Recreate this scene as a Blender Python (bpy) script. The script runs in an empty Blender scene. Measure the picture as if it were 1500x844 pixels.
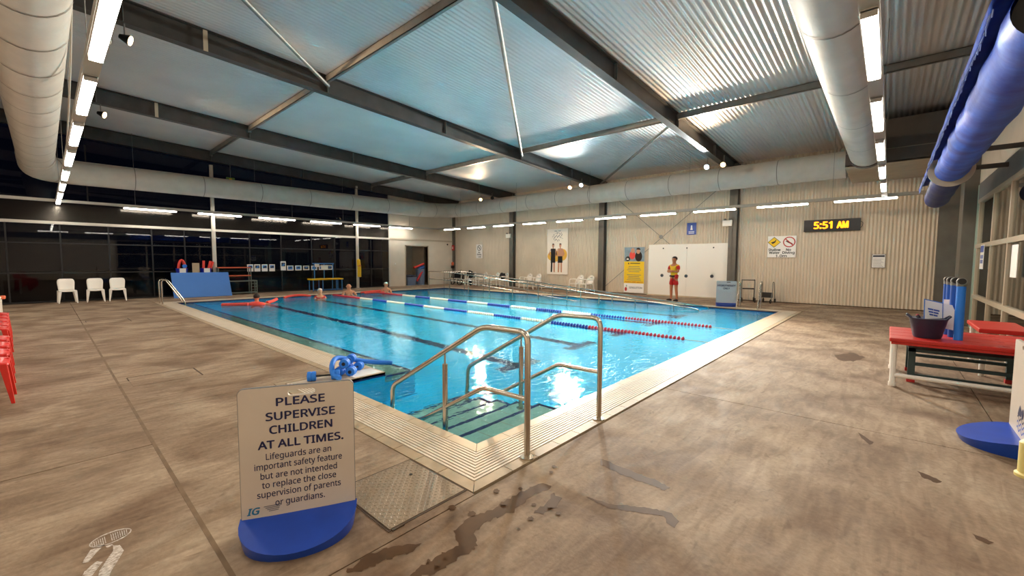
import bpy, bmesh, math, random
from mathutils import Vector, Matrix
random.seed(7)
PI = math.pi
sc = bpy.context.scene
C = sc.collection

# ------------------------------------------------------------------ camera
CP = Vector((-2.38101169, -2.52977283, 1.55)); YAW = 41.92056188; PIT = 3.67355366; ROL = 0.29303952; FPX = 614.98545
_y, _p, _r = (math.radians(v) for v in (YAW, PIT, ROL))
FW = Vector((math.cos(_y)*math.cos(_p), math.sin(_y)*math.cos(_p), -math.sin(_p)))
_rt = Vector((math.sin(_y), -math.cos(_y), 0)); _up = _rt.cross(FW)
RT = _rt*math.cos(_r) + _up*math.sin(_r); UP = -_rt*math.sin(_r) + _up*math.cos(_r)
cd = bpy.data.cameras.new('camera'); cam = bpy.data.objects.new('camera', cd); C.objects.link(cam)
cam.matrix_world = Matrix(((RT.x, UP.x, -FW.x, CP.x), (RT.y, UP.y, -FW.y, CP.y), (RT.z, UP.z, -FW.z, CP.z), (0, 0, 0, 1)))
cd.sensor_width = 36; cd.lens = FPX/1500*36; cd.clip_start = 0.05; cd.clip_end = 300
sc.camera = cam
def at(px, py, z=0.0):                      # the floor point a pixel of the photograph shows
    d = FW + RT*((px-750)/FPX) + UP*((422-py)/FPX)
    return CP + d*((z-CP.z)/d.z)

# ------------------------------------------------------------------ world, exposure
TUBE = 22.0          # emission of the light tubes
DOWN = 11.0          # watts of each tube's downward light
FLOOD = 14.5         # flood light power factor
w = bpy.data.worlds.new('dawn'); sc.world = w; w.use_nodes = True
nt = w.node_tree; nt.nodes.clear()
wo = nt.nodes.new('ShaderNodeOutputWorld'); wb = nt.nodes.new('ShaderNodeBackground')
wt = nt.nodes.new('ShaderNodeTexCoord'); wsx = nt.nodes.new('ShaderNodeSeparateXYZ'); wr = nt.nodes.new('ShaderNodeValToRGB')
wr.color_ramp.elements[0].position = 0.0; wr.color_ramp.elements[0].color = (.0012, .0016, .004, 1)
wr.color_ramp.elements[1].position = 0.5; wr.color_ramp.elements[1].color = (.0012, .0018, .006, 1)
nt.links.new(wt.outputs['Generated'], wsx.inputs[0]); nt.links.new(wsx.outputs[2], wr.inputs[0])
nt.links.new(wr.outputs[0], wb.inputs[0]); nt.links.new(wb.outputs[0], wo.inputs[0])
vs = sc.view_settings
vs.view_transform = 'Standard'; vs.look = 'None'; vs.gamma = 1; vs.use_curve_mapping = False; vs.exposure = -0.1
try: sc.cycles.use_denoising = True; sc.cycles.sample_clamp_indirect = 0; sc.cycles.caustics_refractive = True
except Exception: pass

# ------------------------------------------------------------------ materials
def lin(c):
    c = c/255.0
    return c/12.92 if c <= .04045 else ((c+.055)/1.055)**2.4
def rgb(r, g, b): return (lin(r), lin(g), lin(b), 1)
MAT = {}
def mat(name, col, rough=.5, metal=0.0, spec=.5, vary=0.0, scale=8.0, bump=0.0, bscale=60.0, stretch=(1, 1, 1), dark=None, emit=None, estr=0, coat=0):
    m = bpy.data.materials.new(name); m.use_nodes = True; MAT[name] = m
    n = m.node_tree; b = n.nodes['Principled BSDF']
    b.inputs['Base Color'].default_value = col; b.inputs['Roughness'].default_value = rough
    b.inputs['Metallic'].default_value = metal; b.inputs['Specular IOR Level'].default_value = spec
    b.inputs['Coat Weight'].default_value = coat
    if emit: b.inputs['Emission Color'].default_value = emit; b.inputs['Emission Strength'].default_value = estr
    if vary or bump:
        g = n.nodes.new('ShaderNodeNewGeometry'); mp = n.nodes.new('ShaderNodeMapping'); mp.inputs['Scale'].default_value = stretch
        n.links.new(g.outputs['Position'], mp.inputs['Vector'])
    if vary:
        t = n.nodes.new('ShaderNodeTexNoise'); t.inputs['Scale'].default_value = scale; t.inputs['Detail'].default_value = 6
        n.links.new(mp.outputs[0], t.inputs['Vector'])
        r = n.nodes.new('ShaderNodeValToRGB'); r.color_ramp.elements[0].position = .3; r.color_ramp.elements[1].position = .7
        d = dark or tuple(c*(1-vary) for c in col[:3])+(1,)
        r.color_ramp.elements[0].color = d; r.color_ramp.elements[1].color = col
        n.links.new(t.outputs[0], r.inputs[0]); n.links.new(r.outputs[0], b.inputs['Base Color'])
    if bump:
        t2 = n.nodes.new('ShaderNodeTexNoise'); t2.inputs['Scale'].default_value = bscale; t2.inputs['Detail'].default_value = 4
        n.links.new(mp.outputs[0], t2.inputs['Vector'])
        bp = n.nodes.new('ShaderNodeBump'); bp.inputs['Strength'].default_value = bump; bp.inputs['Distance'].default_value = .01
        n.links.new(t2.outputs[0], bp.inputs['Height']); n.links.new(bp.outputs[0], b.inputs['Normal'])
    return m

M = {}
def deck_material():
    m = bpy.data.materials.new('stained_concrete'); m.use_nodes = True; n = m.node_tree; b = n.nodes['Principled BSDF']
    L = n.links.new
    g = n.nodes.new('ShaderNodeNewGeometry')
    def noise(scale, st, det=6, dist=0, rot=0):
        mp = n.nodes.new('ShaderNodeMapping'); mp.inputs['Scale'].default_value = st; mp.inputs['Rotation'].default_value = (0, 0, rot); L(g.outputs['Position'], mp.inputs[0])
        t = n.nodes.new('ShaderNodeTexNoise'); t.inputs['Scale'].default_value = scale; t.inputs['Detail'].default_value = det; t.inputs['Distortion'].default_value = dist; L(mp.outputs[0], t.inputs[0]); return t
    def ramp(src, p0, c0, p1, c1):
        r = n.nodes.new('ShaderNodeValToRGB'); e = r.color_ramp.elements; e[0].position = p0; e[0].color = c0; e[1].position = p1; e[1].color = c1; L(src, r.inputs[0]); return r
    def mix(fac, a, bb, mode='MIX', f=None):
        x = n.nodes.new('ShaderNodeMix'); x.data_type = 'RGBA'; x.blend_type = mode
        if fac is not None: L(fac, x.inputs[0])
        else: x.inputs[0].default_value = f
        L(a, x.inputs[6]); L(bb, x.inputs[7]); return x.outputs[2]
    a = ramp(noise(1.3, (1, 1, 1), 8, .6).outputs[0], .35, rgb(126, 102, 80), .66, rgb(174, 153, 129))
    s = ramp(noise(2.2, (1, 4.5, 1), 6, 1.2, .5).outputs[0], .36, (.66, .62, .58, 1), .62, (1, 1, 1, 1))
    fine = ramp(noise(28, (1, 1, 1), 6, .3).outputs[0], .3, (.74, .72, .70, 1), .7, (1.0, 1.0, 1.0, 1))
    spot = ramp(noise(5, (1, 2.0, 1), 5, 1.5, .9).outputs[0], .28, (.66, .63, .6, 1), .38, (1, 1, 1, 1))
    c = mix(None, a.outputs[0], s.outputs[0], 'MULTIPLY', .75)
    c = mix(None, c, fine.outputs[0], 'MULTIPLY', .8)
    c = mix(None, c, spot.outputs[0], 'MULTIPLY', .7)
    L(c, b.inputs['Base Color'])
    rr = n.nodes.new('ShaderNodeMapRange'); L(noise(1.7, (1, 2, 1), 5, 1).outputs[0], rr.inputs[0]); rr.inputs[1].default_value = .3; rr.inputs[2].default_value = .7; rr.inputs[3].default_value = .66; rr.inputs[4].default_value = .8
    L(rr.outputs[0], b.inputs['Roughness'])
    bp = n.nodes.new('ShaderNodeBump'); bp.inputs['Strength'].default_value = .35; bp.inputs['Distance'].default_value = .006
    L(noise(40, (1, 1, 1), 8).outputs[0], bp.inputs['Height']); L(bp.outputs[0], b.inputs['Normal'])
    b.inputs['Specular IOR Level'].default_value = .28
    return m
M['deck'] = deck_material()
M['joint'] = mat('joint_filler', rgb(84, 66, 50), .9, vary=.4, scale=9)
M['joint_light'] = mat('worn_joint_sealant', rgb(122, 98, 72), .8, vary=.35, scale=7)
M['cream_tile'] = mat('cream_coping_tile', rgb(206, 186, 156), .4, vary=.15, scale=6)
M['beige_tile'] = mat('beige_border_tile', rgb(178, 156, 126), .5, vary=.25, scale=7)
M['grate'] = mat('white_gutter_grate', rgb(226, 212, 192), .45, vary=.12, scale=5)
M['grime'] = mat('gutter_grime', rgb(96, 72, 52), .8, vary=.5, scale=4)
M['pool_tile'] = mat('pool_blue_tile', rgb(0, 206, 246), .35, vary=.1, scale=2, bump=.1, bscale=12)
M['navy_tile'] = mat('navy_tile', rgb(20, 34, 96), .3)
M['green_tile'] = mat('pale_green_tile', rgb(186, 208, 184), .4, vary=.15, scale=5)
M['bench_tile'] = mat('grey_green_bench_tile', rgb(128, 158, 136), .4, vary=.2, scale=5)
M['steel'] = mat('brushed_stainless', rgb(196, 188, 176), .22, metal=1, bump=.05, bscale=30, stretch=(1, 1, .1))
M['galv'] = mat('galvanised_steel', rgb(136, 136, 132), .5, metal=.6, vary=.25, scale=5)
M['beam'] = mat('dark_painted_steel', rgb(84, 82, 80), .5, metal=.35, vary=.3, scale=2.5)
M['column'] = mat('grey_column_paint', rgb(112, 108, 100), .5, metal=.2, vary=.2, scale=3)
M['purlin'] = mat('purlin_zinc', rgb(150, 146, 140), .45, metal=.55, vary=.2, scale=4)
M['roof'] = mat('corrugated_roof_underside', rgb(222, 214, 210), .45, metal=.2, vary=.12, scale=.8)
M['wallsheet'] = mat('corrugated_wall_sheet', rgb(222, 208, 186), .5, metal=.03, vary=.1, scale=1.2)
M['cream_wall'] = mat('cream_panel_wall', rgb(224, 212, 194), .6, vary=.08, scale=2)
M['duct'] = mat('fabric_air_duct', rgb(206, 200, 190), .62, vary=.12, scale=3, bump=.35, bscale=7)
M['duct_seam'] = mat('duct_seam_tape', rgb(128, 122, 114), .6)
M['foil'] = mat('duct_box_foil', rgb(176, 162, 142), .42, metal=.2, vary=.2, scale=3, bump=.6, bscale=6)
M['dark_panel'] = mat('dark_insulated_panel', rgb(88, 84, 82), .6, vary=.2, scale=3)
M['tube'] = mat('light_tube', (1, 1, 1, 1), .4, emit=(1.0, .93, .83, 1), estr=TUBE)
M['trough'] = mat('light_trough', rgb(176, 172, 164), .5)
M['frame_white'] = mat('white_window_frame', rgb(206, 200, 188), .45)
M['frame_cream'] = mat('cream_window_frame', rgb(188, 174, 152), .45)
M['frame_dark'] = mat('dark_window_frame', rgb(26, 26, 28), .6)
M['header'] = mat('grey_header_panel', rgb(120, 122, 122), .5, vary=.2, scale=2)
M['green_strip'] = mat('pale_green_panel', rgb(160, 184, 170), .5)
M['white_plastic'] = mat('white_plastic', rgb(246, 240, 230), .4)
M['red_plastic'] = mat('red_plastic', rgb(206, 40, 30), .35, vary=.12, scale=6)
M['coral'] = mat('coral_foam', rgb(240, 78, 66), .6)
M['blue_foam'] = mat('blue_foam', rgb(40, 128, 232), .6, bump=.2, bscale=90)
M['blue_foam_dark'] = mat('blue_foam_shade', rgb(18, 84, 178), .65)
M['mat_blue'] = mat('blue_foam_mat', rgb(74, 128, 208), .6, vary=.06, scale=2)
M['base_blue'] = mat('blue_sign_base', rgb(20, 68, 172), .32, vary=.15, scale=8)
M['sign_white'] = mat('worn_white_panel', rgb(204, 192, 178), .42, vary=.06, scale=4)
M['navy_ink'] = mat('navy_ink', rgb(14, 22, 74), .5)
M['black'] = mat('black_plastic', rgb(18, 18, 20), .4)
M['black_cloth'] = mat('black_cloth', rgb(22, 22, 26), .8)
M['rubber'] = mat('black_rubber', rgb(26, 25, 24), .6)
M['cover'] = mat('blue_pool_cover', rgb(44, 98, 206), .55, vary=.45, scale=3, bump=.5, bscale=6, dark=rgb(30, 54, 156))
M['cover_light'] = mat('frayed_cover_edge', rgb(120, 138, 184), .7)
M['cover_dark'] = mat('navy_pool_cover', rgb(30, 48, 112), .55, vary=.3, scale=3, bump=.4, bscale=6)
M['disc'] = mat('roller_flange', rgb(176, 168, 154), .45)
M['chequer'] = mat('chequer_plate', rgb(150, 132, 110), .45, metal=.25, vary=.2, scale=6)
M['yellow'] = mat('yellow_plastic', rgb(240, 196, 20), .4)
M['tub'] = mat('dark_blue_tub', rgb(40, 46, 70), .45)
M['blue_tub'] = mat('cobalt_tub', rgb(24, 44, 170), .4)
M['crate'] = mat('grey_blue_crate', rgb(112, 128, 156), .5)
M['teal_metal'] = mat('dark_teal_frame', rgb(54, 76, 78), .5, metal=.2)
M['light_blue'] = mat('light_blue_frame', rgb(60, 128, 200), .45)
M['grey_frame'] = mat('grey_green_frame', rgb(110, 122, 116), .5, metal=.2)
M['orange_bar'] = mat('orange_shelf_bar', rgb(222, 108, 70), .5)
M['paper'] = mat('white_paper', rgb(250, 247, 242), .7)
M['poster_blue'] = mat('poster_blue', rgb(70, 130, 200), .6)
M['poster_dark'] = mat('poster_dark', rgb(50, 56, 74), .6)
M['poster_yellow'] = mat('poster_yellow', rgb(246, 206, 24), .5)
M['poster_amber'] = mat('poster_amber', rgb(238, 190, 76), .5)
M['poster_cream'] = mat('poster_cream', rgb(253, 244, 230), .55)
M['poster_sea'] = mat('poster_sea', rgb(150, 172, 184), .55, vary=.35, scale=5)
M['poster_skin'] = mat('printed_skin', rgb(206, 150, 118), .6)
M['print_red'] = mat('print_red', rgb(190, 40, 40), .5)
M['print_blue'] = mat('print_blue', rgb(64, 92, 176), .5)
M['pale_sign'] = mat('pale_blue_grey_sign', rgb(184, 192, 196), .5)
M['skin'] = mat('skin', rgb(222, 164, 128), .55)
M['skin_tan'] = mat('tan_skin', rgb(196, 128, 92), .55)
M['hair_white'] = mat('white_hair', rgb(226, 216, 202), .8)
M['hair_dark'] = mat('dark_hair', rgb(42, 30, 26), .8)
M['uniform_yellow'] = mat('uniform_yellow', rgb(240, 200, 40), .7)
M['uniform_red'] = mat('uniform_red', rgb(206, 32, 34), .7)
M['swim_red'] = mat('swim_red', rgb(214, 60, 60), .6)
M['shoe'] = mat('dark_shoe', rgb(30, 26, 28), .7)
M['eye'] = mat('eye', rgb(40, 34, 32), .3)
M['lip'] = mat('lip', rgb(176, 96, 84), .5)
M['led'] = mat('orange_led', rgb(255, 170, 20), .5, emit=rgb(255, 150, 10), estr=2.6)
M['exit_green'] = mat('exit_green', rgb(110, 150, 70), .4)
M['night'] = mat('night_ground', rgb(14, 15, 17), .9)
M['neighbour'] = mat('neighbour_room_wall', rgb(150, 140, 122), .7, vary=.2, scale=.8)
M['post_yellow'] = mat('pale_yellow_post', rgb(222, 206, 130), .5)
M['logo_teal'] = mat('logo_teal', rgb(20, 110, 150), .5)
M['logo_grey'] = mat('logo_grey', rgb(110, 112, 116), .5)
M['float_white'] = mat('float_white', rgb(236, 230, 214), .45)
M['float_blue'] = mat('float_blue', rgb(38, 66, 170), .45)
M['float_red'] = mat('float_red', rgb(214, 52, 72), .45)
M['spill'] = mat('wet_concrete', rgb(88, 64, 43), .55, spec=.12, vary=.25, scale=9)
M['white_paint'] = mat('worn_white_paint', rgb(226, 216, 204), .6, vary=.5, scale=55, stretch=(1, 2, 1), dark=rgb(120, 98, 76))
def flood_mat(name, col, s): return mat(name, (1, 1, 1, 1), .4, emit=col, estr=s)
M['flood_warm'] = flood_mat('flood_lens_warm', (1, .6, .24, 1), 7)
M['flood_cool'] = flood_mat('flood_lens_cool', (.7, .92, 1, 1), 7)
M['flood_dim'] = flood_mat('flood_lens_side', (1, .7, .38, 1), 9)

def glass_mat(name, tint, rough, base, fres=1.45):
    m = bpy.data.materials.new(name); m.use_nodes = True; n = m.node_tree; n.nodes.clear(); L = n.links.new
    o = n.nodes.new('ShaderNodeOutputMaterial'); tr = n.nodes.new('ShaderNodeBsdfTransparent'); gl = n.nodes.new('ShaderNodeBsdfGlossy')
    f = n.nodes.new('ShaderNodeFresnel'); mx = n.nodes.new('ShaderNodeMixShader')
    tr.inputs[0].default_value = tint; gl.inputs['Roughness'].default_value = rough; gl.inputs[0].default_value = base; f.inputs[0].default_value = fres
    L(f.outputs[0], mx.inputs[0]); L(tr.outputs[0], mx.inputs[1]); L(gl.outputs[0], mx.inputs[2]); L(mx.outputs[0], o.inputs[0]); return m
M['glass'] = glass_mat('window_glass', (.55, .6, .62, 1), 0.015, (.8, .8, .8, 1))
M['glass_haze'] = glass_mat('frosted_upper_glass', (.3, .3, .3, 1), 0.16, (.8, .72, .62, 1), 1.6)
M['glass_clear'] = glass_mat('clear_glass', (.85, .9, .88, 1), 0.01, (.9, .9, .9, 1))

def water_material():
    m = bpy.data.materials.new('pool_water'); m.use_nodes = True; n = m.node_tree; n.nodes.clear(); L = n.links.new
    o = n.nodes.new('ShaderNodeOutputMaterial'); g = n.nodes.new('ShaderNodeBsdfGlass'); g.inputs['IOR'].default_value = 1.33; g.inputs['Roughness'].default_value = 0.0
    g.inputs[0].default_value = (.74, .95, 1, 1)
    geo = n.nodes.new('ShaderNodeNewGeometry')
    def wave(scale, st, det):
        mp = n.nodes.new('ShaderNodeMapping'); mp.inputs['Scale'].default_value = st; mp.inputs['Rotation'].default_value = (0, 0, .75); L(geo.outputs['Position'], mp.inputs[0])
        t = n.nodes.new('ShaderNodeTexNoise'); t.inputs['Scale'].default_value = scale; t.inputs['Detail'].default_value = det; t.inputs['Distortion'].default_value = .5; L(mp.outputs[0], t.inputs[0]); return t.outputs[0]
    b1 = n.nodes.new('ShaderNodeBump'); b1.inputs['Distance'].default_value = .014; b1.inputs['Strength'].default_value = .6; L(wave(5.5, (1, 2.2, 1), 2), b1.inputs['Height'])
    b2 = n.nodes.new('ShaderNodeBump'); b2.inputs['Distance'].default_value = .05; b2.inputs['Strength'].default_value = .3; L(wave(.8, (1, 1.3, 1), 1), b2.inputs['Height']); L(b1.outputs[0], b2.inputs['Normal'])
    L(b2.outputs[0], g.inputs['Normal']); L(g.outputs[0], o.inputs[0]); return m
M['water'] = water_material()

# ------------------------------------------------------------------ mesh helpers
class MB:
    def __init__(s): s.v = []; s.f = []; s.mi = []; s.cur = 0
    def add(s, vs_, fs):
        k = len(s.v); s.v += [tuple(v) for v in vs_]; s.f += [tuple(i+k for i in f) for f in fs]; s.mi += [s.cur]*len(fs); return s
    def box(s, a, b):
        x0, y0, z0 = a; x1, y1, z1 = b
        return s.add([(x0, y0, z0), (x1, y0, z0), (x1, y1, z0), (x0, y1, z0), (x0, y0, z1), (x1, y0, z1), (x1, y1, z1), (x0, y1, z1)],
                     [(0, 3, 2, 1), (4, 5, 6, 7), (0, 1, 5, 4), (1, 2, 6, 5), (2, 3, 7, 6), (3, 0, 4, 7)])
    def cbox(s, c, d): return s.box([c[i]-d[i]/2 for i in range(3)], [c[i]+d[i]/2 for i in range(3)])
    def obox(s, c, ax, d):          # oriented box: axes list of three Vectors
        c = Vector(c); vs_ = []
        for sz in (-1, 1):
            for sx, sy in ((-1, -1), (1, -1), (1, 1), (-1, 1)):
                vs_.append(c + ax[0]*sx*d[0]/2 + ax[1]*sy*d[1]/2 + ax[2]*sz*d[2]/2)
        return s.add(vs_, [(0, 3, 2, 1), (4, 5, 6, 7), (0, 1, 5, 4), (1, 2, 6, 5), (2, 3, 7, 6), (3, 0, 4, 7)])
    def prism(s, pts, z0, z1):      # polygon in XY extruded
        n = len(pts)
        return s.add([(x, y, z0) for x, y in pts]+[(x, y, z1) for x, y in pts],
                     [tuple(range(n-1, -1, -1)), tuple(range(n, 2*n))]+[(i, (i+1) % n, n+(i+1) % n, n+i) for i in range(n)])
    def tube(s, pts, r, seg=10, caps=True, r2=None):
        P = [Vector(p) for p in pts]; n = len(P)
        rs = r if isinstance(r, (list, tuple)) else [r]*n
        T = []
        for i in range(n):
            a = P[max(i-1, 0)]; b = P[min(i+1, n-1)]; t = (b-a); t = t.normalized() if t.length > 1e-9 else Vector((0, 0, 1)); T.append(t)
        ref = Vector((0, 0, 1)) if abs(T[0].z) < .9 else Vector((1, 0, 0))
        N = (ref - T[0]*ref.dot(T[0])).normalized(); vs_ = []
        for i in range(n):
            N = (N - T[i]*N.dot(T[i])).normalized(); B = T[i].cross(N)
            for k in range(seg):
                a = 2*PI*k/seg; vs_.append(P[i] + (N*math.cos(a) + B*math.sin(a))*rs[i])
        fs = []
        for i in range(n-1):
            for k in range(seg):
                fs.append((i*seg+k, i*seg+(k+1) % seg, (i+1)*seg+(k+1) % seg, (i+1)*seg+k))
        if caps: fs.append(tuple(range(seg-1, -1, -1))); fs.append(tuple((n-1)*seg+k for k in range(seg)))
        return s.add(vs_, fs)
    def sphere(s, c, r, u=12, v=8):
        rx, ry, rz = r if isinstance(r, (tuple, list)) else (r, r, r); vs_ = []; fs = []
        for j in range(v+1):
            t = PI*j/v
            for i in range(u):
                a = 2*PI*i/u; vs_.append((c[0]+rx*math.sin(t)*math.cos(a), c[1]+ry*math.sin(t)*math.sin(a), c[2]+rz*math.cos(t)))
        for j in range(v):
            for i in range(u): fs.append((j*u+i, (j+1)*u+i, (j+1)*u+(i+1) % u, j*u+(i+1) % u))
        return s.add(vs_, fs)
    def build(s, name, m=None, parent=None, smooth=False, bevel=0, kind=None, weld=False):
        me = bpy.data.meshes.new(name); me.from_pydata(s.v, [], s.f)
        ms = m if isinstance(m, (list, tuple)) else [m]
        for q in ms:
            if q: me.materials.append(M[q] if isinstance(q, str) else q)
        if len(ms) > 1: me.polygons.foreach_set('material_index', s.mi)
        if smooth:
            me.polygons.foreach_set('use_smooth', [True]*len(me.polygons))
        me.update()
        if weld:
            bm = bmesh.new(); bm.from_mesh(me); bmesh.ops.remove_doubles(bm, verts=bm.verts, dist=1e-5); bm.to_mesh(me); bm.free()
        o = bpy.data.objects.new(name, me); C.objects.link(o)
        if parent: o.parent = parent
        if bevel:
            b = o.modifiers.new('bevel', 'BEVEL'); b.width = bevel; b.segments = 2; b.limit_method = 'ANGLE'
        if smooth:
            es = o.modifiers.new('edges', 'EDGE_SPLIT'); es.split_angle = math.radians(42)
        if kind: o['kind'] = kind
        return o
def fillet(pts, r, n=5):
    P = [Vector(p) for p in pts]; out = [P[0]]
    for i in range(1, len(P)-1):
        a, b, c = P[i-1], P[i], P[i+1]; d1 = (a-b); d2 = (c-b); rr = min(r, d1.length*.45, d2.length*.45)
        p0 = b + d1.normalized()*rr; p1 = b + d2.normalized()*rr
        for k in range(n+1):
            t = k/n; out.append(p0*(1-t)**2 + b*2*t*(1-t) + p1*t*t)
    return out+[P[-1]]
def smooth_path(P, n=8):
    P = [Vector(p) for p in P]; out = []
    for i in range(len(P)-1):
        p0 = P[max(i-1, 0)]; p1 = P[i]; p2 = P[i+1]; p3 = P[min(i+2, len(P)-1)]
        for k in range(n):
            t = k/n; out.append(.5*((2*p1)+(p2-p0)*t+(2*p0-5*p1+4*p2-p3)*t*t+(3*p1-p0-3*p2+p3)*t**3))
    return out+[P[-1]]
def thing(name, label, cat, loc=(0, 0, 0), rz=0, group=None, kind=None):
    o = bpy.data.objects.new(name, None); C.objects.link(o); o.location = loc; o.rotation_euler = (0, 0, rz); o.empty_display_size = .1
    o['label'] = label; o['category'] = cat
    if group: o['group'] = group
    if kind: o['kind'] = kind
    return o
def tag(o, label, cat, group=None, kind=None):
    o['label'] = label; o['category'] = cat
    if group: o['group'] = group
    if kind: o['kind'] = kind
    return o
def struct(name, label=None, cat=None):
    o = bpy.data.objects.new(name, None); C.objects.link(o); o['kind'] = 'structure'; o.empty_display_size = .1
    if label: o['label'] = label; o['category'] = cat or 'structure'
    return o
def sobj(o, label=None, cat=None):
    o['kind'] = 'structure'
    if label: o['label'] = label; o['category'] = cat or 'structure'
    return o
def dup(src, parent=None, loc=None, rz=None, label=None):
    c = src.copy(); C.objects.link(c)
    if parent is not None: c.parent = parent
    if loc is not None: c.location = loc
    if rz is not None: c.rotation_euler = (0, 0, rz)
    if label: c['label'] = label
    for ch in list(src.children): dup(ch, c)
    return c
FONT = None; CAP = .69
try:
    FONT = bpy.data.fonts.load(bpy.utils.resource_path('LOCAL')+'/datafiles/fonts/NotoSansHebrew-Regular.woff2'); CAP = .57      # a typeface that ships with Blender
except Exception: FONT = None
def text(body, name, m, parent, origin, right, up, size, align='CENTER', bold=0.0, width=None, shear=0):
    """flat lettering: size gives a capital height of .727*size; bold is the extra stroke width"""
    cu = bpy.data.curves.new(name, 'FONT'); cu.body = body; cu.size = size*.727/CAP; cu.align_x = align; cu.extrude = .0006; cu.resolution_u = 2; cu.shear = shear
    if FONT: cu.font = FONT
    tmp = bpy.data.objects.new('tmp_text', cu); C.objects.link(tmp); bpy.context.view_layer.update()
    me = bpy.data.meshes.new_from_object(tmp.evaluated_get(bpy.context.evaluated_depsgraph_get())); bpy.data.objects.remove(tmp); bpy.data.curves.remove(cu)
    if width and len(me.vertices):
        xs_ = [v.co.x for v in me.vertices]; k = width/(max(xs_)-min(xs_)); c_ = (max(xs_)+min(xs_))/2
        for v in me.vertices: v.co.x = (v.co.x-c_)*k
    if bold:
        q = MB()
        for dx, dy, dz in ((-bold, 0, 0), (bold, 0, .0001), (0, bold*.7, .0002), (0, -bold*.7, .0003)):
            q.add([(v.co.x+dx, v.co.y+dy, v.co.z+dz) for v in me.vertices], [tuple(p.vertices) for p in me.polygons])
        me2 = bpy.data.meshes.new(name); me2.from_pydata(q.v, [], q.f); me = me2
    me.name = name; me.materials.clear(); me.materials.append(M[m]); o = bpy.data.objects.new(name, me); C.objects.link(o); o['kind'] = 'stuff'
    r = Vector(right).normalized(); u = Vector(up).normalized(); n = r.cross(u)
    if parent: o.parent = parent
    o.matrix_local = Matrix(((r.x, u.x, n.x, origin[0]), (r.y, u.y, n.y, origin[1]), (r.z, u.z, n.z, origin[2]), (0, 0, 0, 1)))
    return o
X_, Y_, Z_ = Vector((1, 0, 0)), Vector((0, 1, 0)), Vector((0, 0, 1))

# ------------------------------------------------------------------ dimensions
XW, YW = 16.6, 19.5          # right wall plane, back window wall plane
YF, XL = -4.05, -4.5         # front window wall, left wall
PX, PY = 13.04, 16.44; JX, JY = .72, 2.61
def roofz(x): return 6.32 - .045*x

# ------------------------------------------------------------------ floor
fl = struct('floor', 'stained brown concrete pool deck in large jointed slabs', 'floor')
MB().box((XL, YF, -.08), (-.53, YW, -.025)).box((-.53, YF, -.08), (XW, -.55, -.025)).box((13.57, -.55, -.08), (XW, YW, -.025)).box((-.53, 3.13, -.08), (.19, YW, -.025)).box((.19, 16.97, -.08), (13.57, YW, -.025)).build('sub_base', 'joint', fl)
G = .009
for x0, y0, x1, y1 in [(XL, YF, -1.83, 2.0), (XL, 2.0, -1.83, 12.0), (XL, 12.0, -1.83, YW), (-1.83, -.55, -.53, 3.13), (-1.83, 3.13, .19, 9.0), (-1.83, 9.0, .19, YW),
                       (-1.83, YF, 2.65, -.55), (2.65, -3.35, 9.6, -.55), (9.6, -3.35, XW, -.55), (2.65, YF, XW, -3.35), (13.57, -.55, XW, 8.0), (13.57, 8.0, XW, 16.97), (.19, 16.97, 8.0, YW), (8.0, 16.97, XW, YW)]:
    MB().box((x0+G/2, y0+G/2, -.03), (x1-G/2, y1-G/2, 0)).build('slab', 'deck', fl)
MB().box((-1.842, YF, -.02), (-1.818, 12.0, .0008)).build('joint_strip', 'joint_light', fl)
# pits: shallow framed lids in the deck
for i, (x0, y0, x1, y1, lab) in enumerate([(-1.72, 4.25, -1.03, 4.80, 'concrete pit lid nearer the sign, framed by a dark slot'), (-1.75, 11.5, -.99, 12.3, 'concrete pit lid further off towards the white chairs')]):
    t = thing('pit_lid', lab, 'lid', ((x0+x1)/2, (y0+y1)/2, 0)); w2, h2 = (x1-x0)/2, (y1-y0)/2
    MB().box((-w2, -h2, .0), (w2, h2, .003)).build('lid', 'deck', t)
    MB().box((-w2, h2, 0), (w2, h2+.018, .004)).box((w2, -h2*.9, 0), (w2+.018, h2+.018, .004)).box((-w2-.01, h2*.3, 0), (-w2, h2, .004)).build('slot', 'joint', t)

# ------------------------------------------------------------------ pool basin
pb = struct('pool_basin', 'rectangular blue tiled swimming pool basin', 'pool')
ring = [(0, 0), (PX, 0), (PX, PY), (JX, PY), (JX, JY), (0, JY)]
D = -1.15
mb = MB(); mb.add([(x, y, D) for x, y in ring], [(0, 1, 2, 3), (0, 3, 4, 5)]); mb.build('pool_floor', 'pool_tile', pb)
mb = MB(); mb2 = MB(); mb3 = MB()
for i in range(6):
    a, b = ring[i], ring[(i+1) % 6]
    mb.add([(a[0], a[1], D), (b[0], b[1], D), (b[0], b[1], -.055), (a[0], a[1], -.055)], [(3, 2, 1, 0)])
    mb2.add([(a[0], a[1], -.055), (b[0], b[1], -.055), (b[0], b[1], -.022), (a[0], a[1], -.022)], [(3, 2, 1, 0)])
    mb3.add([(a[0], a[1], -.022), (b[0], b[1], -.022), (b[0], b[1], .0), (a[0], a[1], .0)], [(3, 2, 1, 0)])
mb.build('pool_wall', 'pool_tile', pb); mb2.build('tile_band', 'navy_tile', pb); mb3.build('lip_band', 'cream_tile', pb)
for x in (3.3, 5.4, 7.3, 9.2, 11.2):
    MB().box((x-.125, 2.4, D), (x+.125, 15.6, D+.006)).box((x-.5, 2.3, D), (x+.5, 2.56, D+.006)).build('lane_line', 'navy_tile', pb)
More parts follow.
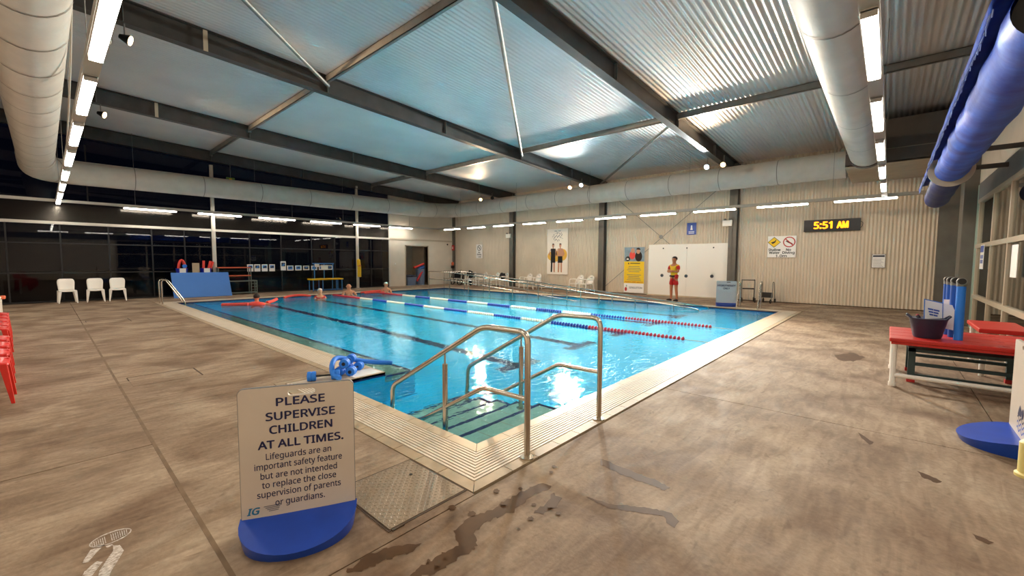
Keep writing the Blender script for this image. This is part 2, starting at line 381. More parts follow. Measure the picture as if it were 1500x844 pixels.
# green bench along the left side
be = MB().box((JX, JY, -.35), (1.20, PY, -.13)).build('bench', 'bench_tile', pb)
MB().box((1.14, JY-.001, -.135), (1.205, PY, -.125)).box((JX, JY-.004, -.136), (1.205, JY+.06, -.124)).build('bench_edge', 'navy_tile', pb)
MB().box((JX, JY-.003, D), (1.2, PY, -.36)).build('bench_base', 'pool_tile', pb)
# steps
nos = [.06, .41, .75, 1.08, 1.42]
zt = [-.12, -.27, -.42, -.57, -.72]; y_prev = 0
for i in range(5):
    y1 = [.38, .72, 1.05, 1.38, 1.70][i]
    st = MB().box((0.0, y_prev, D), (1.33, y1, zt[i])).build('step', 'green_tile', pb)
    MB().box((0.002, y1-.045, zt[i]), (1.334, y1+.004, zt[i]+.004)).box((1.285, y_prev, zt[i]), (1.334, y1, zt[i]+.004)).build('nosing', 'navy_tile', st)
    MB().box((.32, y_prev, zt[i]), (.328, y1-.045, zt[i]+.002)).box((.64, y_prev, zt[i]), (.648, y1-.045, zt[i]+.002)).box((.96, y_prev, zt[i]), (.968, y1-.045, zt[i]+.002)).build('joint', 'cream_tile', st)
    y_prev = y1
wm = MB(); wm.add([(x, y, -.05) for x, y in ring], [(0, 1, 2, 3), (0, 3, 4, 5)])
wo_ = wm.build('pool_water', 'water'); tag(wo_, 'clear rippled blue water filling the pool', 'water', kind='stuff')

# coping tiles and gutter
cop = struct('pool_coping', 'cream coping tiles along the water edge', 'coping')
bor = struct('gutter_border', 'beige tile row outside the slotted gutter', 'coping')
def offring(d):       # edge ring moved outwards by d
    return [(-d, -d), (PX+d, -d), (PX+d, PY+d), (JX-d, PY+d), (JX-d, JY+d), (-d, JY+d)]
def tiles(parent, d0, d1, length, m, z0, z1, skip_far):
    proto = {}
    inner, outer = offring(d0), offring(d1)
    for i in range(6):
        a0, b0, a1, b1 = inner[i], inner[(i+1) % 6], outer[i], outer[(i+1) % 6]
        e = Vector((b0[0]-a0[0], b0[1]-a0[1])); E = e.length; u = e.normalized(); nrm = Vector((u.y, -u.x)); n = max(1, round(E/length)); tl = E/n
        for k in range(n):
            p0 = Vector(a0)+u*(k*tl); p1 = Vector(a0)+u*((k+1)*tl)
            q0 = p0+nrm*(d1-d0); q1 = p1+nrm*(d1-d0)
            if k == 0: q0 = Vector(a1)
            if k == n-1: q1 = Vector(b1)
            g = u*.003
            key = (i, 0 < k < n-1)
            if key[1] and key in proto:
                o = proto[key][0].copy(); C.objects.link(o); o.location = ((p0-proto[key][1]).x, (p0-proto[key][1]).y, 0)
            else:
                o = MB().prism([tuple(p0+g), tuple(p1-g), tuple(q1-g), tuple(q0+g)][::-1] if True else [], z0, z1).build('tile', m, parent)
                if key[1]: proto[key] = (o, p0)
tiles(cop, 0.0, .105, .30, 'cream_tile', -.028, .004, 0)
tiles(bor, .43, .525, .30, 'beige_tile', -.03, .002, 0)
gr = struct('gutter_grate', 'white slotted gutter grate running around the pool', 'grate')
mb = MB()
ri, ro = offring(.105), offring(.43)
for i in range(6):
    a, b, c, d = ri[i], ri[(i+1) % 6], ro[(i+1) % 6], ro[i]
    mb.add([(*a, -.022), (*b, -.022), (*c, -.022), (*d, -.022)], [(0, 3, 2, 1)])
mb.build('gutter_channel', 'grime', gr)
NB = 10
for i in range(6):
    base = offring(.105)
    a0, b0 = Vector(base[i]), Vector(base[(i+1) % 6]); E = (b0-a0).length; nseg = max(1, round(E/1.25)); 
    for k in range(nseg):
        mb = MB()
        for j in range(NB):
            d0 = .108+j*.0322; d1 = d0+.019
            r0, r1 = offring(d0), offring(d1)
            A0, B0, A1, B1 = Vector(r0[i]), Vector(r0[(i+1) % 6]), Vector(r1[i]), Vector(r1[(i+1) % 6])
            u = (b0-a0).normalized(); s0 = a0+u*(k*E/nseg+.004); s1 = a0+u*((k+1)*E/nseg-.004)
            def onl(S, P): return P+u*((S-P).dot(u))
            p0 = A0 if k == 0 else onl(s0, A0); q0 = A1 if k == 0 else onl(s0, A1)
            p1 = B0 if k == nseg-1 else onl(s1, A0); q1 = B1 if k == nseg-1 else onl(s1, A1)
            mb.prism([tuple(q0), tuple(q1), tuple(p1), tuple(p0)], -.02, .002)
        mb.build('grate_panel', 'grate', gr)

# ------------------------------------------------------------------ walls
def corrug_wall(y0, y1, z0, z1f, pitch=.1, amp=.016):
    mb = MB(); n = int((y1-y0)/pitch*6); v = []; f = []
    for i in range(n+1):
        y = y0+(y1-y0)*i/n; x = XW-amp-amp*math.cos(2*PI*(y-y0)/pitch)
        v += [(x, y, z0), (x, y, z1f)]
    for i in range(n): f.append((2*i, 2*i+1, 2*i+3, 2*i+2))
    mb.add(v, f); return mb
wr_ = struct('wall_right', 'cream corrugated metal wall beyond the pool', 'wall')
for a, b in ((-3.62, 2.3), (2.3, 8.3), (8.3, 14.3), (14.3, YW)):
    corrug_wall(a, b, .03, 5.6).build('corrugated_sheet', 'wallsheet', wr_, smooth=True)
MB().box((XW-.035, -3.6, 0), (XW, YW, .03)).build('sill', 'joint', wr_)
MB().box((XW, -4.05, 0), (XW+.1, YW+2.5, 6)).build('backing', 'wallsheet', wr_)
def hcol(x, y, wd=.2, dp=.2, z1=5.5, name='column', m='column', par=None):   # H section column, web along X
    mb = MB(); mb.box((x-dp, y-wd/2, 0), (x-dp+.014, y+wd/2, z1)).box((x-.014, y-wd/2, 0), (x, y+wd/2, z1)).box((x-dp, y-.006, 0), (x, y+.006, z1))
    return mb.build(name, m, par)
for y, lab in ((2.27, 'grey steel wall column beside the white board'), (8.28, 'grey steel wall column beyond the yellow banner'), (14.35, 'grey steel wall column at the emergency light, left of the tall banner')):
    sobj(hcol(XW-.03, y, .30, .26), lab, 'column')
sobj(MB().box((XW-.5, YW-.02, 0), (XW-.24, YW+.18, 5.5)).box((XW-.5, YW-.14, 0), (XW-.48, YW+.18, 5.5)).build('column', 'column'), 'grey steel corner column near the storage opening', 'column')
# back wall: solid cream part with opening
wbk = struct('wall_back', 'cream panel wall with an open storage doorway', 'wall')
MB().box((11.3, YW, 0), (12.42, YW+.12, 5.7)).box((14.07, YW, 0), (XW, YW+.12, 5.7)).box((12.42, YW, 2.45), (14.07, YW+.12, 5.7)).build('wall_panel', 'cream_wall', wbk)
MB().box((11.3, YW-.03, 2.78), (XW-.4, YW, 2.88)).build('rail', 'frame_cream', wbk)
MB().box((12.36, YW-.02, 0), (12.42, YW+.12, 2.5)).box((14.07, YW-.02, 0), (14.13, YW+.12, 2.5)).box((12.36, YW-.02, 2.45), (14.13, YW+.12, 2.51)).build('door_frame', 'frame_cream', wbk)
MB().box((12.3, YW+2.2, 0), (XW, YW+2.3, 3)).box((12.2, YW+.12, 0), (12.42, YW+2.3, 3)).box((12.2, YW+.12, 2.9), (XW, YW+2.3, 3)).box((12.2, YW+.12, -.05), (XW, YW+2.3, 0)).box((14.4, YW+.9, 0), (14.5, YW+2.3, 3)).build('store_wall', 'cream_wall', struct('store_room', 'small cream store room behind the open doorway', 'room'))
# back window wall
wg = struct('window_1', 'long dark night window wall with white rails', 'window')
cols_x = [-4.5, 2.6, 9.22, 11.3]
def mullx(a, b, n): return [a+(b-a)*k/n for k in range(1, n)]
fr = MB(); dk = MB()
fr.box((XL, YW-.06, 3.55), (11.3, YW+.03, 3.65)).box((XL, YW-.06, 2.77), (11.3, YW+.03, 2.87))
fr.build('rail', 'frame_white', wg)
for x in (2.6, 9.22):
    MB().tube([(x, YW-.12, 0), (x, YW-.12, 5.6)], .075, 14).build('post', 'frame_white', wg, smooth=True)
    MB().box((x-.14, YW-.22, 0), (x+.14, YW-.02, .012)).build('base_plate', 'frame_white', wg)
MB().box((11.24, YW-.03, 0), (11.32, YW+.05, 5.6)).build('rail', 'frame_white', wg)
for x in [-3.2, -1.95, -.7, .55, 1.6, 4.0, 5.35, 6.8, 8.0, 10.1]:
    MB().box((x-.02, YW-.02, .05), (x+.02, YW+.05, 2.77)).build('mullion', 'frame_dark', wg)
for z in (.04, 1.05, 2.1):
    MB().box((XL, YW-.02, z-.02), (11.3, YW+.05, z+.02)).build('transom', 'frame_dark', wg)
for x in (-1.2, 5.9):
    MB().box((x-.02, YW-.02, 3.65), (x+.02, YW+.05, 5.7)).build('mullion', 'frame_dark', wg)
xs = [XL, -3.2, -1.95, -.7, .55, 1.6, 2.6, 4.0, 5.35, 6.8, 8.0, 9.22, 10.1, 11.3]
for i in range(len(xs)-1):
    for z0, z1 in ((.02, 1.05), (1.05, 2.1), (2.1, 2.8)):
        MB().add([(xs[i], YW+.01, z0), (xs[i+1], YW+.01, z0), (xs[i+1], YW+.01, z1), (xs[i], YW+.01, z1)], [(0, 1, 2, 3)]).build('pane', 'glass', wg)
for a, b in ((XL, 2.6), (2.6, 9.22), (9.22, 11.3)):
    MB().add([(a, YW+.01, 2.8), (b, YW+.01, 2.8), (b, YW+.01, 3.6), (a, YW+.01, 3.6)], [(0, 1, 2, 3)]).build('pane', 'glass_haze', wg)
    MB().add([(a, YW+.01, 3.6), (b, YW+.01, 3.6), (b, YW+.01, 5.9), (a, YW+.01, 5.9)], [(0, 1, 2, 3)]).build('pane', 'glass', wg)
sobj(MB().box((-40, YW+.2, -.3), (60, YW+60, -.1)).build('outside_ground', 'night'), 'dark ground outside the window wall', 'ground')
# left wall (beyond the frame) and wall behind
wl = struct('wall_left', 'dark wall at the left end of the hall', 'wall')
MB().box((XL-.1, YF, 0), (XL, YW, 2.9)).build('wall_panel', 'cream_wall', wl)
MB().box((XL-.1, YF, 2.9), (XL, YW, 6.7)).build('wall_panel', 'frame_dark', wl)
# front window wall at the right of the picture
wf = struct('wall_front', 'cream upper wall above the office windows', 'wall')
MB().box((XL, YF-.12, 3.42), (XW, YF, 6.6)).build('wall_panel', 'cream_wall', wf)
MB().box((XL, YF-.1, 3.04), (12.45, YF+.03, 3.42)).build('header', 'header', wf)
MB().box((XL, YF-.12, 0), (1.5, YF, 3.04)).build('wall_panel', 'cream_wall', wf)
MB().box((12.42, YF-.12, 0), (12.72, YF+.02, 3.42)).build('green_panel', 'green_strip', wf)
MB().box((12.72, YF-.1, 0), (13.45, YF+.25, 5.6)).build('pier', 'column', wf, bevel=.01)
MB().box((13.65, YF-.12, 2.35), (XW, YF, 3.42)).build('wall_panel', 'cream_wall', wf)
MB().box((16.3, YF-.1, 0), (XW, -3.6, 5.6)).build('corner_pier', 'column', wf)
MB().box((13.65, YF-.12, 0), (13.9, YF, 2.35)).build('wall_panel', 'green_strip', wf)
dr = struct('door_1', 'glazed side door lit pale green beyond the pier', 'door')
MB().box((13.9, YF-.06, 0), (13.98, YF, 2.35)).box((16.2, YF-.06, 0), (16.3, YF, 2.35)).box((13.9, YF-.06, 2.27), (16.3, YF, 2.35)).box((15.05, YF-.06, 0), (15.13, YF, 2.35)).box((13.9, YF-.06, .9), (16.3, YF, .97)).build('door_frame', 'green_strip', dr)
MB().box((13.95, YF-.04, .02), (16.25, YF-.03, 2.3)).build('pane', 'glass_clear', dr)
w2 = struct('window_2', 'cream framed office windows at the right edge', 'window')
mxs = [12.2, 10.4, 8.75, 6.9, 5.1, 3.3, 1.5]
for x in mxs: MB().box((x-.055, YF-.05, 0), (x+.055, YF+.03, 3.04)).build('mullion', 'frame_cream', w2)
for z in (.05, .78, 1.95, 3.0):
    MB().box((1.5, YF-.05, z-.045), (12.42, YF+.035, z+.045)).build('transom', 'frame_cream', w2)
for i in range(len(mxs)-1):
    for z0, z1 in ((.05, .78), (.78, 1.95), (1.95, 3.0)):
        MB().box((mxs[i+1]+.05, YF-.012, z0), (mxs[i]-.05, YF-.006, z1)).build('pane', 'glass_clear', w2)
nr = struct('neighbour_room', 'room seen through the office windows', 'room')
MB().box((0, -7.6, -.05), (18, YF-.12, 0)).build('room_floor', 'neighbour', nr)
mb = MB(); n = 400; v = []; f = []
for i in range(n+1):
    x = 0+18*i/n; y = -7.5+.05*(1 if (i % 8) < 4 else 0); v += [(x, y, 0), (x, y, 3.4)]
mb.add(v, [(2*i, 2*i+1, 2*i+3, 2*i+2) for i in range(n)]); mb.build('room_wall', 'neighbour', nr)
MB().box((0, -7.6, 3.4), (18, YF-.12, 3.45)).build('room_ceiling', 'neighbour', nr)
MB().box((9.6, -6.0, 0), (9.9, -5.7, 3.4)).box((14.4, -5.2, 0), (14.7, -4.9, 3.4)).build('room_post', 'column', nr)
nl = bpy.data.lights.new('neighbour_lamp', 'AREA'); nl.energy = 60; nl.size = 3; nl.color = (.9, 1, .92); nlo = bpy.data.objects.new('neighbour_lamp', nl); C.objects.link(nlo); nlo.location = (11, -5.8, 3.3)
nl2 = bpy.data.lights.new('neighbour_lamp', 'AREA'); nl2.energy = 50; nl2.size = 1.5; nl2.color = (.8, 1, .9); nlo2 = bpy.data.objects.new('neighbour_lamp', nl2); C.objects.link(nlo2); nlo2.location = (15.5, -5.5, 3.2)

# ------------------------------------------------------------------ roof
ce = struct('ceiling', 'corrugated metal roof underside sloping to the right', 'ceiling')
def roof_bay(y0, y1, pitch=.115, amp=.013):
    n = int((y1-y0)/pitch*6); v = []; f = []; X0, X1 = XL, XW
    for i in range(n+1):
        y = y0+(y1-y0)*i/n; dz = amp*math.cos(2*PI*(y-y0)/pitch); v += [(X0, y, roofz(X0)+dz), (X1, y, roofz(X1)+dz)]
    for i in range(n): f.append((2*i, 2*i+1, 2*i+3, 2*i+2))
    MB().add(v, f).build('roof_sheet', 'roof', ce, smooth=True)
BY = [-3.75, 2.3, 8.3, 14.3, 19.35]
for a, b in ((-4.1, 2.3), (2.3, 8.3), (8.3, 14.3), (14.3, 19.6)): roof_bay(a, b)
PUR = [-4.2, 2.6, 10.1, 16.3]
BH = .42
for i, y in enumerate(BY):
    lab = ['steel rafter over the office window wall', 'nearest big steel rafter crossing above the hand rails', 'second steel rafter with the brace node', 'third steel rafter carrying a floodlight pair', 'farthest steel rafter above the window wall'][i]
    mb = MB(); bw = .2 if i else .18
    def rb(dz0, dz1, hw):
        x0, x1 = XL, XW-.05
        mb.add([(x0, y-hw, roofz(x0)+dz0), (x1, y-hw, roofz(x1)+dz0), (x1, y+hw, roofz(x1)+dz0), (x0, y+hw, roofz(x0)+dz0),
                (x0, y-hw, roofz(x0)+dz1), (x1, y-hw, roofz(x1)+dz1), (x1, y+hw, roofz(x1)+dz1), (x0, y+hw, roofz(x0)+dz1)],
               [(0, 3, 2, 1), (4, 5, 6, 7), (0, 1, 5, 4), (1, 2, 6, 5), (2, 3, 7, 6), (3, 0, 4, 7)])
    rb(-.04, -.02, bw/2); rb(-.04-BH, -.02-BH, bw/2); rb(-.04-BH, -.02, .006)
    rafter = sobj(mb.build('roof_beam', 'beam'), lab, 'beam')
    for x in (-1.2, 2.6, 6.4, 10.1, 13.6):
        MB().box((x-.005, y-bw/2+.01, roofz(x)-.03-BH), (x+.005, y+bw/2-.01, roofz(x)-.03)).build('stiffener', 'galv', rafter)
for j, x in enumerate(PUR[1:3]):
    for k in range(4):
        y0, y1 = BY[k]+.06, BY[k+1]-.06; z = roofz(x)-.016
        mb = MB().box((x-.04, y0, z-.17), (x-.025, y1, z)).box((x-.04, y0, z-.17), (x+.04, y1, z-.158)).box((x-.04, y0, z-.012), (x+.04, y1, z))
        o = sobj(mb.build('purlin', 'purlin'), '%s purlin in the %s roof bay' % (('upper', 'lower')[j], ('nearest', 'second', 'third', 'farthest')[k]), 'purlin')
        MB().box((x-.05, y1-.02, z-.22), (x+.05, y1+.02, z-.1)).build('cleat', 'galv', o)
        MB().box((x-.05, y0-.02, z-.22), (x+.05, y0+.02, z-.1)).build('cleat', 'galv', o)
for (xa, ya, xb, yb, lab) in [(2.6, 8.2, -3.9, 2.4, 'round roof brace running off the top left'), (2.6, 2.4, 10.1, 8.2, 'round roof brace down the middle bay'), (10.1, 2.4, 16.0, 8.2, 'round roof brace nearest the right wall')]:
    sobj(MB().tube([(xa, ya, roofz(xa)-.27), (xb, yb, roofz(xb)-.27)], .045, 12).build('roof_brace', 'galv', smooth=True), lab, 'brace')
sobj(MB().tube([(XW-.034, 8.12, 5.08), (XW-.034, 2.45, .24)], .011, 6).build('wall_brace', 'galv'), 'thin wall bracing rod falling to the right behind the white board', 'brace')
sobj(MB().tube([(XW-.034, 2.45, 5.0), (XW-.034, 8.12, .32)], .011, 6).build('wall_brace', 'galv'), 'thin wall bracing rod rising to the right behind the yellow banner', 'brace')
o = MB().tube([(XW-.05, 5.32, 2.69), (XW-.03, 5.32, 2.69)], .09, 14).build('brace_disc', 'galv'); tag(sobj(o), 'round plate where the wall bracing rods cross', 'plate')

# ------------------------------------------------------------------ air ducts
def duct(name, label, pts, r, seams, m='duct', cable=True):
    P = [Vector(p) for p in pts]
    t = thing(name, label, 'duct', tuple(P[0]), group=None)
    L = [p-P[0] for p in P]
    MB().tube(L, r, 28).build('duct_skin', m, t, smooth=True)
    acc = 0
    for i in range(len(L)-1):
        a, b = L[i], L[i+1]; ln = (b-a).length; d = (b-a).normalized()
        while acc < ln:
            c = a+d*acc; MB().tube([c-d*.012, c+d*.012], r+.008, 28, caps=False).build('seam', 'duct_seam', t, smooth=True); acc += seams
        acc -= ln
    for i in range(0 if cable else len(L)-1, len(L)-1): pass
    if cable: MB().tube([p+Vector((0, 0, r+.012)) for p in L], .011, 6).build('hanging_track', 'frame_white', t)
    return t
d1 = fillet([(15.2, -1.35, 4.73), (15.2, 18.55, 4.71), (12.6, 18.55, 4.58)], 1.6, 8)
duct('air_duct', 'fat grey round duct along the top of the corrugated wall', d1, .42, 1.9)
d2 = fillet([(12.6, 18.55, 4.58), (-2.4, 18.55, 4.50), (-2.4, 16.0, 4.55)], 1.0, 8)
duct('air_duct', 'grey round duct above the dark window wall', d2, .40, 2.1)
duct('air_duct', 'grey round duct coming overhead at the top left corner', [(-2.4, 16.0, 4.55), (-2.4, -3.5, 4.55)], .38, 1.15)
duct('air_duct', 'grey round duct overhead at the top right beside the lamps', [(13.25, -1.9, 4.62), (-2.5, -1.9, 4.62)], .38, 2.3)
t = thing('duct_collar', 'dark collar where the overhead duct meets the box', 'collar', (13.2, -1.9, 4.62))
MB().tube([(-.12, 0, 0), (.1, 0, 0)], .41, 28).build('collar_ring', 'dark_panel', t, smooth=True)
t = thing('duct_box', 'big insulated duct box under the roof in the far right corner', 'duct box', (13.3, -1.43, 4.32))
MB().box((0, -2.15, .0), (.04, 0, 1.17)).build('front_panel', 'dark_panel', t); MB().box((.04, -2.15, .03), (3.2, 0, 1.14)).build('box_body', 'foil', t); MB().box((.0, -2.15, -.02), (3.2, 0, .03)).build('bottom_panel', 'foil', t)
MB().box((-.015, -.86, 0), (0, -.83, 1.2)).box((-.01, -2.15, .36), (.005, 0, .38)).build('seam', 'duct_seam', t)

# ------------------------------------------------------------------ light rows
ZL = 3.47
def trough(label, a, b):
    a, b = Vector(a), Vector(b); d = (b-a).normalized(); s = Vector((-d.y, d.x, 0)); c = (a+b)/2
    t = thing('light_trough', label, 'trough', tuple(c))
    MB().obox((0, 0, .085), [d, s, Z_], ((b-a).length, .13, .09)).build('channel', 'trough', t)
    n = int((b-a).length/4.5)
    for k in range(n+1):
        mb = MB(); p = (a-c)+d*((b-a).length*(k+.5)/(n+1)); mb.tube([p+Z_*.13, p+Z_*(roofz((p+c).x)-ZL-.02)], .005, 5); mb.build('hanger', 'galv', t)
trough('long light trough above the far corrugated wall side', (14.4, -3.3, ZL), (14.4, 18.92, ZL))
trough('light trough along the window wall', (-2.0, 19.0, ZL), (14.4, 19.0, ZL))
trough('light trough running overhead at the top left', (-1.96, -2.24, ZL), (-1.96, 18.92, ZL))
trough('light trough running overhead at the top right', (-2.6, -2.32, ZL), (14.32, -2.32, ZL))
def lamp(label, a, b, group):
    a, b = Vector(a), Vector(b); d = (b-a).normalized(); s = Vector((-d.y, d.x, 0)); c = (a+b)/2; L = (b-a).length
    t = thing('batten_light', label, 'light', (c.x, c.y, ZL), group=group)
    MB().obox((0, 0, .028), [d, s, Z_], (L, .11, .022)).build('light_body', 'trough', t)
    MB().obox((0, 0, -.008), [d, s, Z_], (L-.03, .10, .05)).build('tube', 'tube', t, bevel=.018)
    lamp_light(t, d, L)
    for e_ in (-1, 1): MB().obox(d*(L/2-.006)*e_, [d, s, Z_], (.012, .105, .055)).build('end_cap', 'trough', t)
def lamp_light(t, d, L):
    l = bpy.data.lights.new('tube_light', 'AREA'); l.shape = 'RECTANGLE'; l.size = L-.05; l.size_y = .09; l.energy = DOWN; l.color = (1.0, .93, .83)
    lo = bpy.data.objects.new('tube_light', l); C.objects.link(lo); lo.parent = t; lo.location = (0, 0, -.04); lo.rotation_euler = (0, 0, math.atan2(d.y, d.x))
ordn = ['first', 'second', 'third', 'fourth', 'fifth', 'sixth', 'seventh', 'eighth', 'ninth', 'tenth', 'eleventh']
R1 = [-1.13, 1.01, 3.14, 5.32, 7.46, 9.62, 11.81, 13.95, 16.15]
for i, y in enumerate([-2.62+2.15*k for k in range(10)]):
    lamp('%s batten light from the right in the row before the corrugated wall' % ordn[i], (14.4, y, ZL), (14.4, y+1.5, ZL), 'batten lights before the corrugated wall')
for i, x in enumerate([-.3, 1.98, 4.25, 6.55, 8.8, 10.95]):
    lamp('%s batten light from the left in front of the window wall' % ordn[i], (x, 19.0, ZL), (x+1.6, 19.0, ZL), 'batten lights before the window wall')
for i, y in enumerate([-.6, 1.65, 3.9, 6.18, 8.48, 10.85, 13.15, 15.45, 17.5]):
    lab = '%s batten light counting from the photographer in the top left row' % ordn[i]
    lamp(lab, (-1.96, y, ZL), (-1.96, y+1.6, ZL), 'batten lights of the top left row')
for i, x in enumerate([-2.6, -.3, 1.95, 4.25, 6.55, 8.8, 11.1]):
    lamp('%s batten light counting from the photographer in the top right row' % ordn[i], (x, -2.32, ZL), (x+1.52, -2.32, ZL), 'batten lights of the top right row')
# ------------------------------------------------------------------ flood lights
def flood(label, loc, aim, lens, power, col, beamz, spot=120):
    t = thing('flood_light', label, 'light', loc)
    d = (Vector(aim)-Vector(loc)).normalized()
    MB().tube([-d*.16, -d*.05, d*.0], [.04, .08, .10], 18).build('housing', 'black', t, smooth=True)
    MB().tube([d*.0, d*.012], .085, 18).build('lens', lens, t)
    MB().tube([-d*.08, Vector((-d.x*.08, -d.y*.08, beamz-loc[2]))], .012, 6).build('bracket', 'galv', t)
    if power:
        l = bpy.data.lights.new('flood_lamp', 'SPOT'); l.energy = power*FLOOD; l.color = col; l.spot_size = math.radians(spot); l.spot_blend = 1; l.shadow_soft_size = .1
        lo = bpy.data.objects.new('flood_lamp', l); C.objects.link(lo); lo.parent = t; lo.location = d*.06
        lo.rotation_euler = d.to_track_quat('-Z', 'Y').to_euler()
W, K = (1, .72, .45), (.8, .95, 1)
def bz(x): return roofz(x)-.04-BH
flood('warm flood light at the far end of the third rafter', (13.9, 14.45, 4.93), (6, 9, 0), 'flood_warm', 260, W, bz(13.9))
flood('unlit flood light beside the warm one on the third rafter', (14.1, 13.75, 4.97), (10, 9, 0), 'black', 0, W, bz(14))
flood('warm flood light at the far end of the second rafter', (13.75, 8.45, 4.9), (6, 7, 0), 'flood_warm', 260, W, bz(13.8))
flood('cool white flood light at the far end of the second rafter', (13.75, 7.85, 4.94), (5, 6, 0), 'flood_cool', 200, K, bz(13.8))
flood('cool white flood light at the far end of the nearest rafter', (13.5, 2.47, 4.92), (3.5, 3.5, 0), 'flood_cool', 260, K, bz(13.5))
flood('warm flood light at the far end of the nearest rafter', (13.5, 1.93, 4.92), (4, 3, 0), 'flood_warm', 260, W, bz(13.5))
flood('warm flood light on the second rafter near the top left duct', (-1.12, 8.22, 5.62), (6, 5.5, 3), 'flood_dim', 120, W, bz(-1.1), 80)
flood('warm flood light on the third rafter near the top left duct', (-1.05, 14.22, 5.62), (6, 10.5, 3), 'flood_dim', 120, W, bz(-1), 80)
flood('dark flood light hanging under the lit one at the top left', (-1.45, 8.22, 5.5), (2, 3, 0), 'frame_white', 0, W, bz(-1.3))

t = thing('exit_sign', 'small green and yellow sign hanging above the window wall duct', 'sign', (3.25, 19.15, 5.02)); MB().box((-.16, -.02, -.1), (.16, .02, .12)).build('panel', 'exit_green', t); MB().box((-.05, -.025, -.06), (.05, -.02, .08)).build('pictogram', 'poster_yellow', t); MB().tube([(0, 0, .12), (0, 0, .7)], .008, 6).build('hanger', 'galv', t)
o = MB().tube(smooth_path([(-1.98, 4.2, 5.9), (-2.02, 4.3, 5.0), (-2.0, 6.5, 4.3), (-1.98, 9.0, 3.9), (-1.96, 11.5, 3.6)]), .012, 6).build('hanging_cable', 'frame_white', None, smooth=True); tag(o, 'thin pale cable drooping from the roof beside the left overhead duct', 'cable')
for x_, y_, lab in ((.05, 8.19, 'galvanised plate bolted on the second rafter near the top left'), (.10, 14.19, 'galvanised plate bolted on the third rafter near the top left')):
    o = MB().box((x_-.04, y_-.008, roofz(x_)-.05-BH), (x_+.04, y_, roofz(x_)-.05)).build('bolted_plate', 'frame_cream'); tag(o, lab, 'plate')  # pale cream puts the light caught by these plates into their colour

# ------------------------------------------------------------------ near hand rails into the pool
def rail(label, x, y0, name='pool_handrail'):
    t = thing(name, label, 'handrail', (x, -.47, 0)); oy = .47
    P = [(0, 0, 0), (0, 0, 1.0), (0, .50, .99), (0, 1.44+oy, .19), (0, 1.47+oy, -.74)]
    MB().tube(fillet(P[:3]+[P[2]][:0]+P[3:], .09, 6), .0245, 14).build('top_rail', 'steel', t, smooth=True)
    MB().tube(fillet([(0, .0, .47), (0, .50, .46), (0, 1.38+oy, -.32), (0, 1.47+oy, -.34)], .05, 5), .02, 12).build('lower_rail', 'steel', t, smooth=True)
    MB().tube([(0, .54+oy, -.27), (0, .54+oy, .58)], .026, 14).tube([(0, .54+oy, .57), (0, .54+oy, .67)], .009, 8).build('mid_post', 'steel', t, smooth=True)
    MB().tube([(0, 0, 0), (0, 0, .012)], .055, 20).build('floor_flange', 'steel', t, smooth=True)
    MB().tube([(0, .54+oy, -.27), (0, .54+oy, -.255)], .055, 20).build('foot_flange', 'steel', t, smooth=True)
rail('near stainless handrail at the pool corner steps', .1, 0)
rail('stainless handrail on the right side of the corner steps', 1.2, 0)

# ------------------------------------------------------------------ ramp rails on the far side
def ramp_rail(label, x):
    t = thing('ramp_handrail', label, 'handrail', (x, 16.3, 0))
    def z(y): return .95+(.02-.95)*max(0, (14.8-y))/(14.8-2.4)
    ys = [16.6, 14.8, 2.35]
    top = [(0, y-16.3, z(y)) for y in ys]+[(0, 2.1-16.3, -.02), (0, 2.05-16.3, -.12)]
    MB().tube(top, .025, 8).build('top_rail', 'steel', t, smooth=True)
    MB().tube([(0, y-16.3, z(y)-.42) for y in (16.6, 14.8, 4.5)], .02, 8).build('lower_rail', 'steel', t, smooth=True)
    for y in [16.55, 14.8, 13.3, 11.8, 10.3, 8.8, 7.3, 5.8, 4.3, 2.9]:
        MB().tube([(0, y-16.3, -.95 if y < 16.44 else 0), (0, y-16.3, z(y))], .02, 8).build('post', 'steel', t, smooth=True)
ramp_rail('stainless ramp handrail nearer the wall, sloping into the water', 13.0)
ramp_rail('stainless ramp handrail on the pool side, sloping into the water', 11.95)
# ladder grab rails
def grab(label, x, y, rz, name='pool_ladder_rail', sep=.5):
    t = thing(name, label, 'ladder rail', (x, y, 0), rz)
    for s in (-sep/2, sep/2):
        MB().tube(fillet([(0, s, 0), (0, s, .82), (.16, s, .84), (.62, s, .05), (.66, s, -.3)], .12, 6), .022, 10).build('rail', 'steel', t, smooth=True)
grab('pair of stainless grab rails at the far left pool corner', .30, 16.35, 0)
t = thing('pool_ladder_rail', 'stainless grab rail left of the wall sign, beyond the far pool edge', 'ladder rail', (13.6, 1.25, 0))
MB().tube(fillet([(0, 0, 0), (0, 0, .86), (-.16, .0, .86), (-.45, 0, .05), (-.5, 0, -.3)], .1, 6), .022, 10).build('rail', 'steel', t, smooth=True)
t = thing('pool_ladder_rail', 'stainless grab rail at the far right pool corner', 'ladder rail', (13.6, .62, 0))
MB().tube(fillet([(0, 0, 0), (0, 0, .86), (-.16, 0, .86), (-.45, 0, .05), (-.5, 0, -.3)], .1, 6), .022, 10).build('rail', 'steel', t, smooth=True)

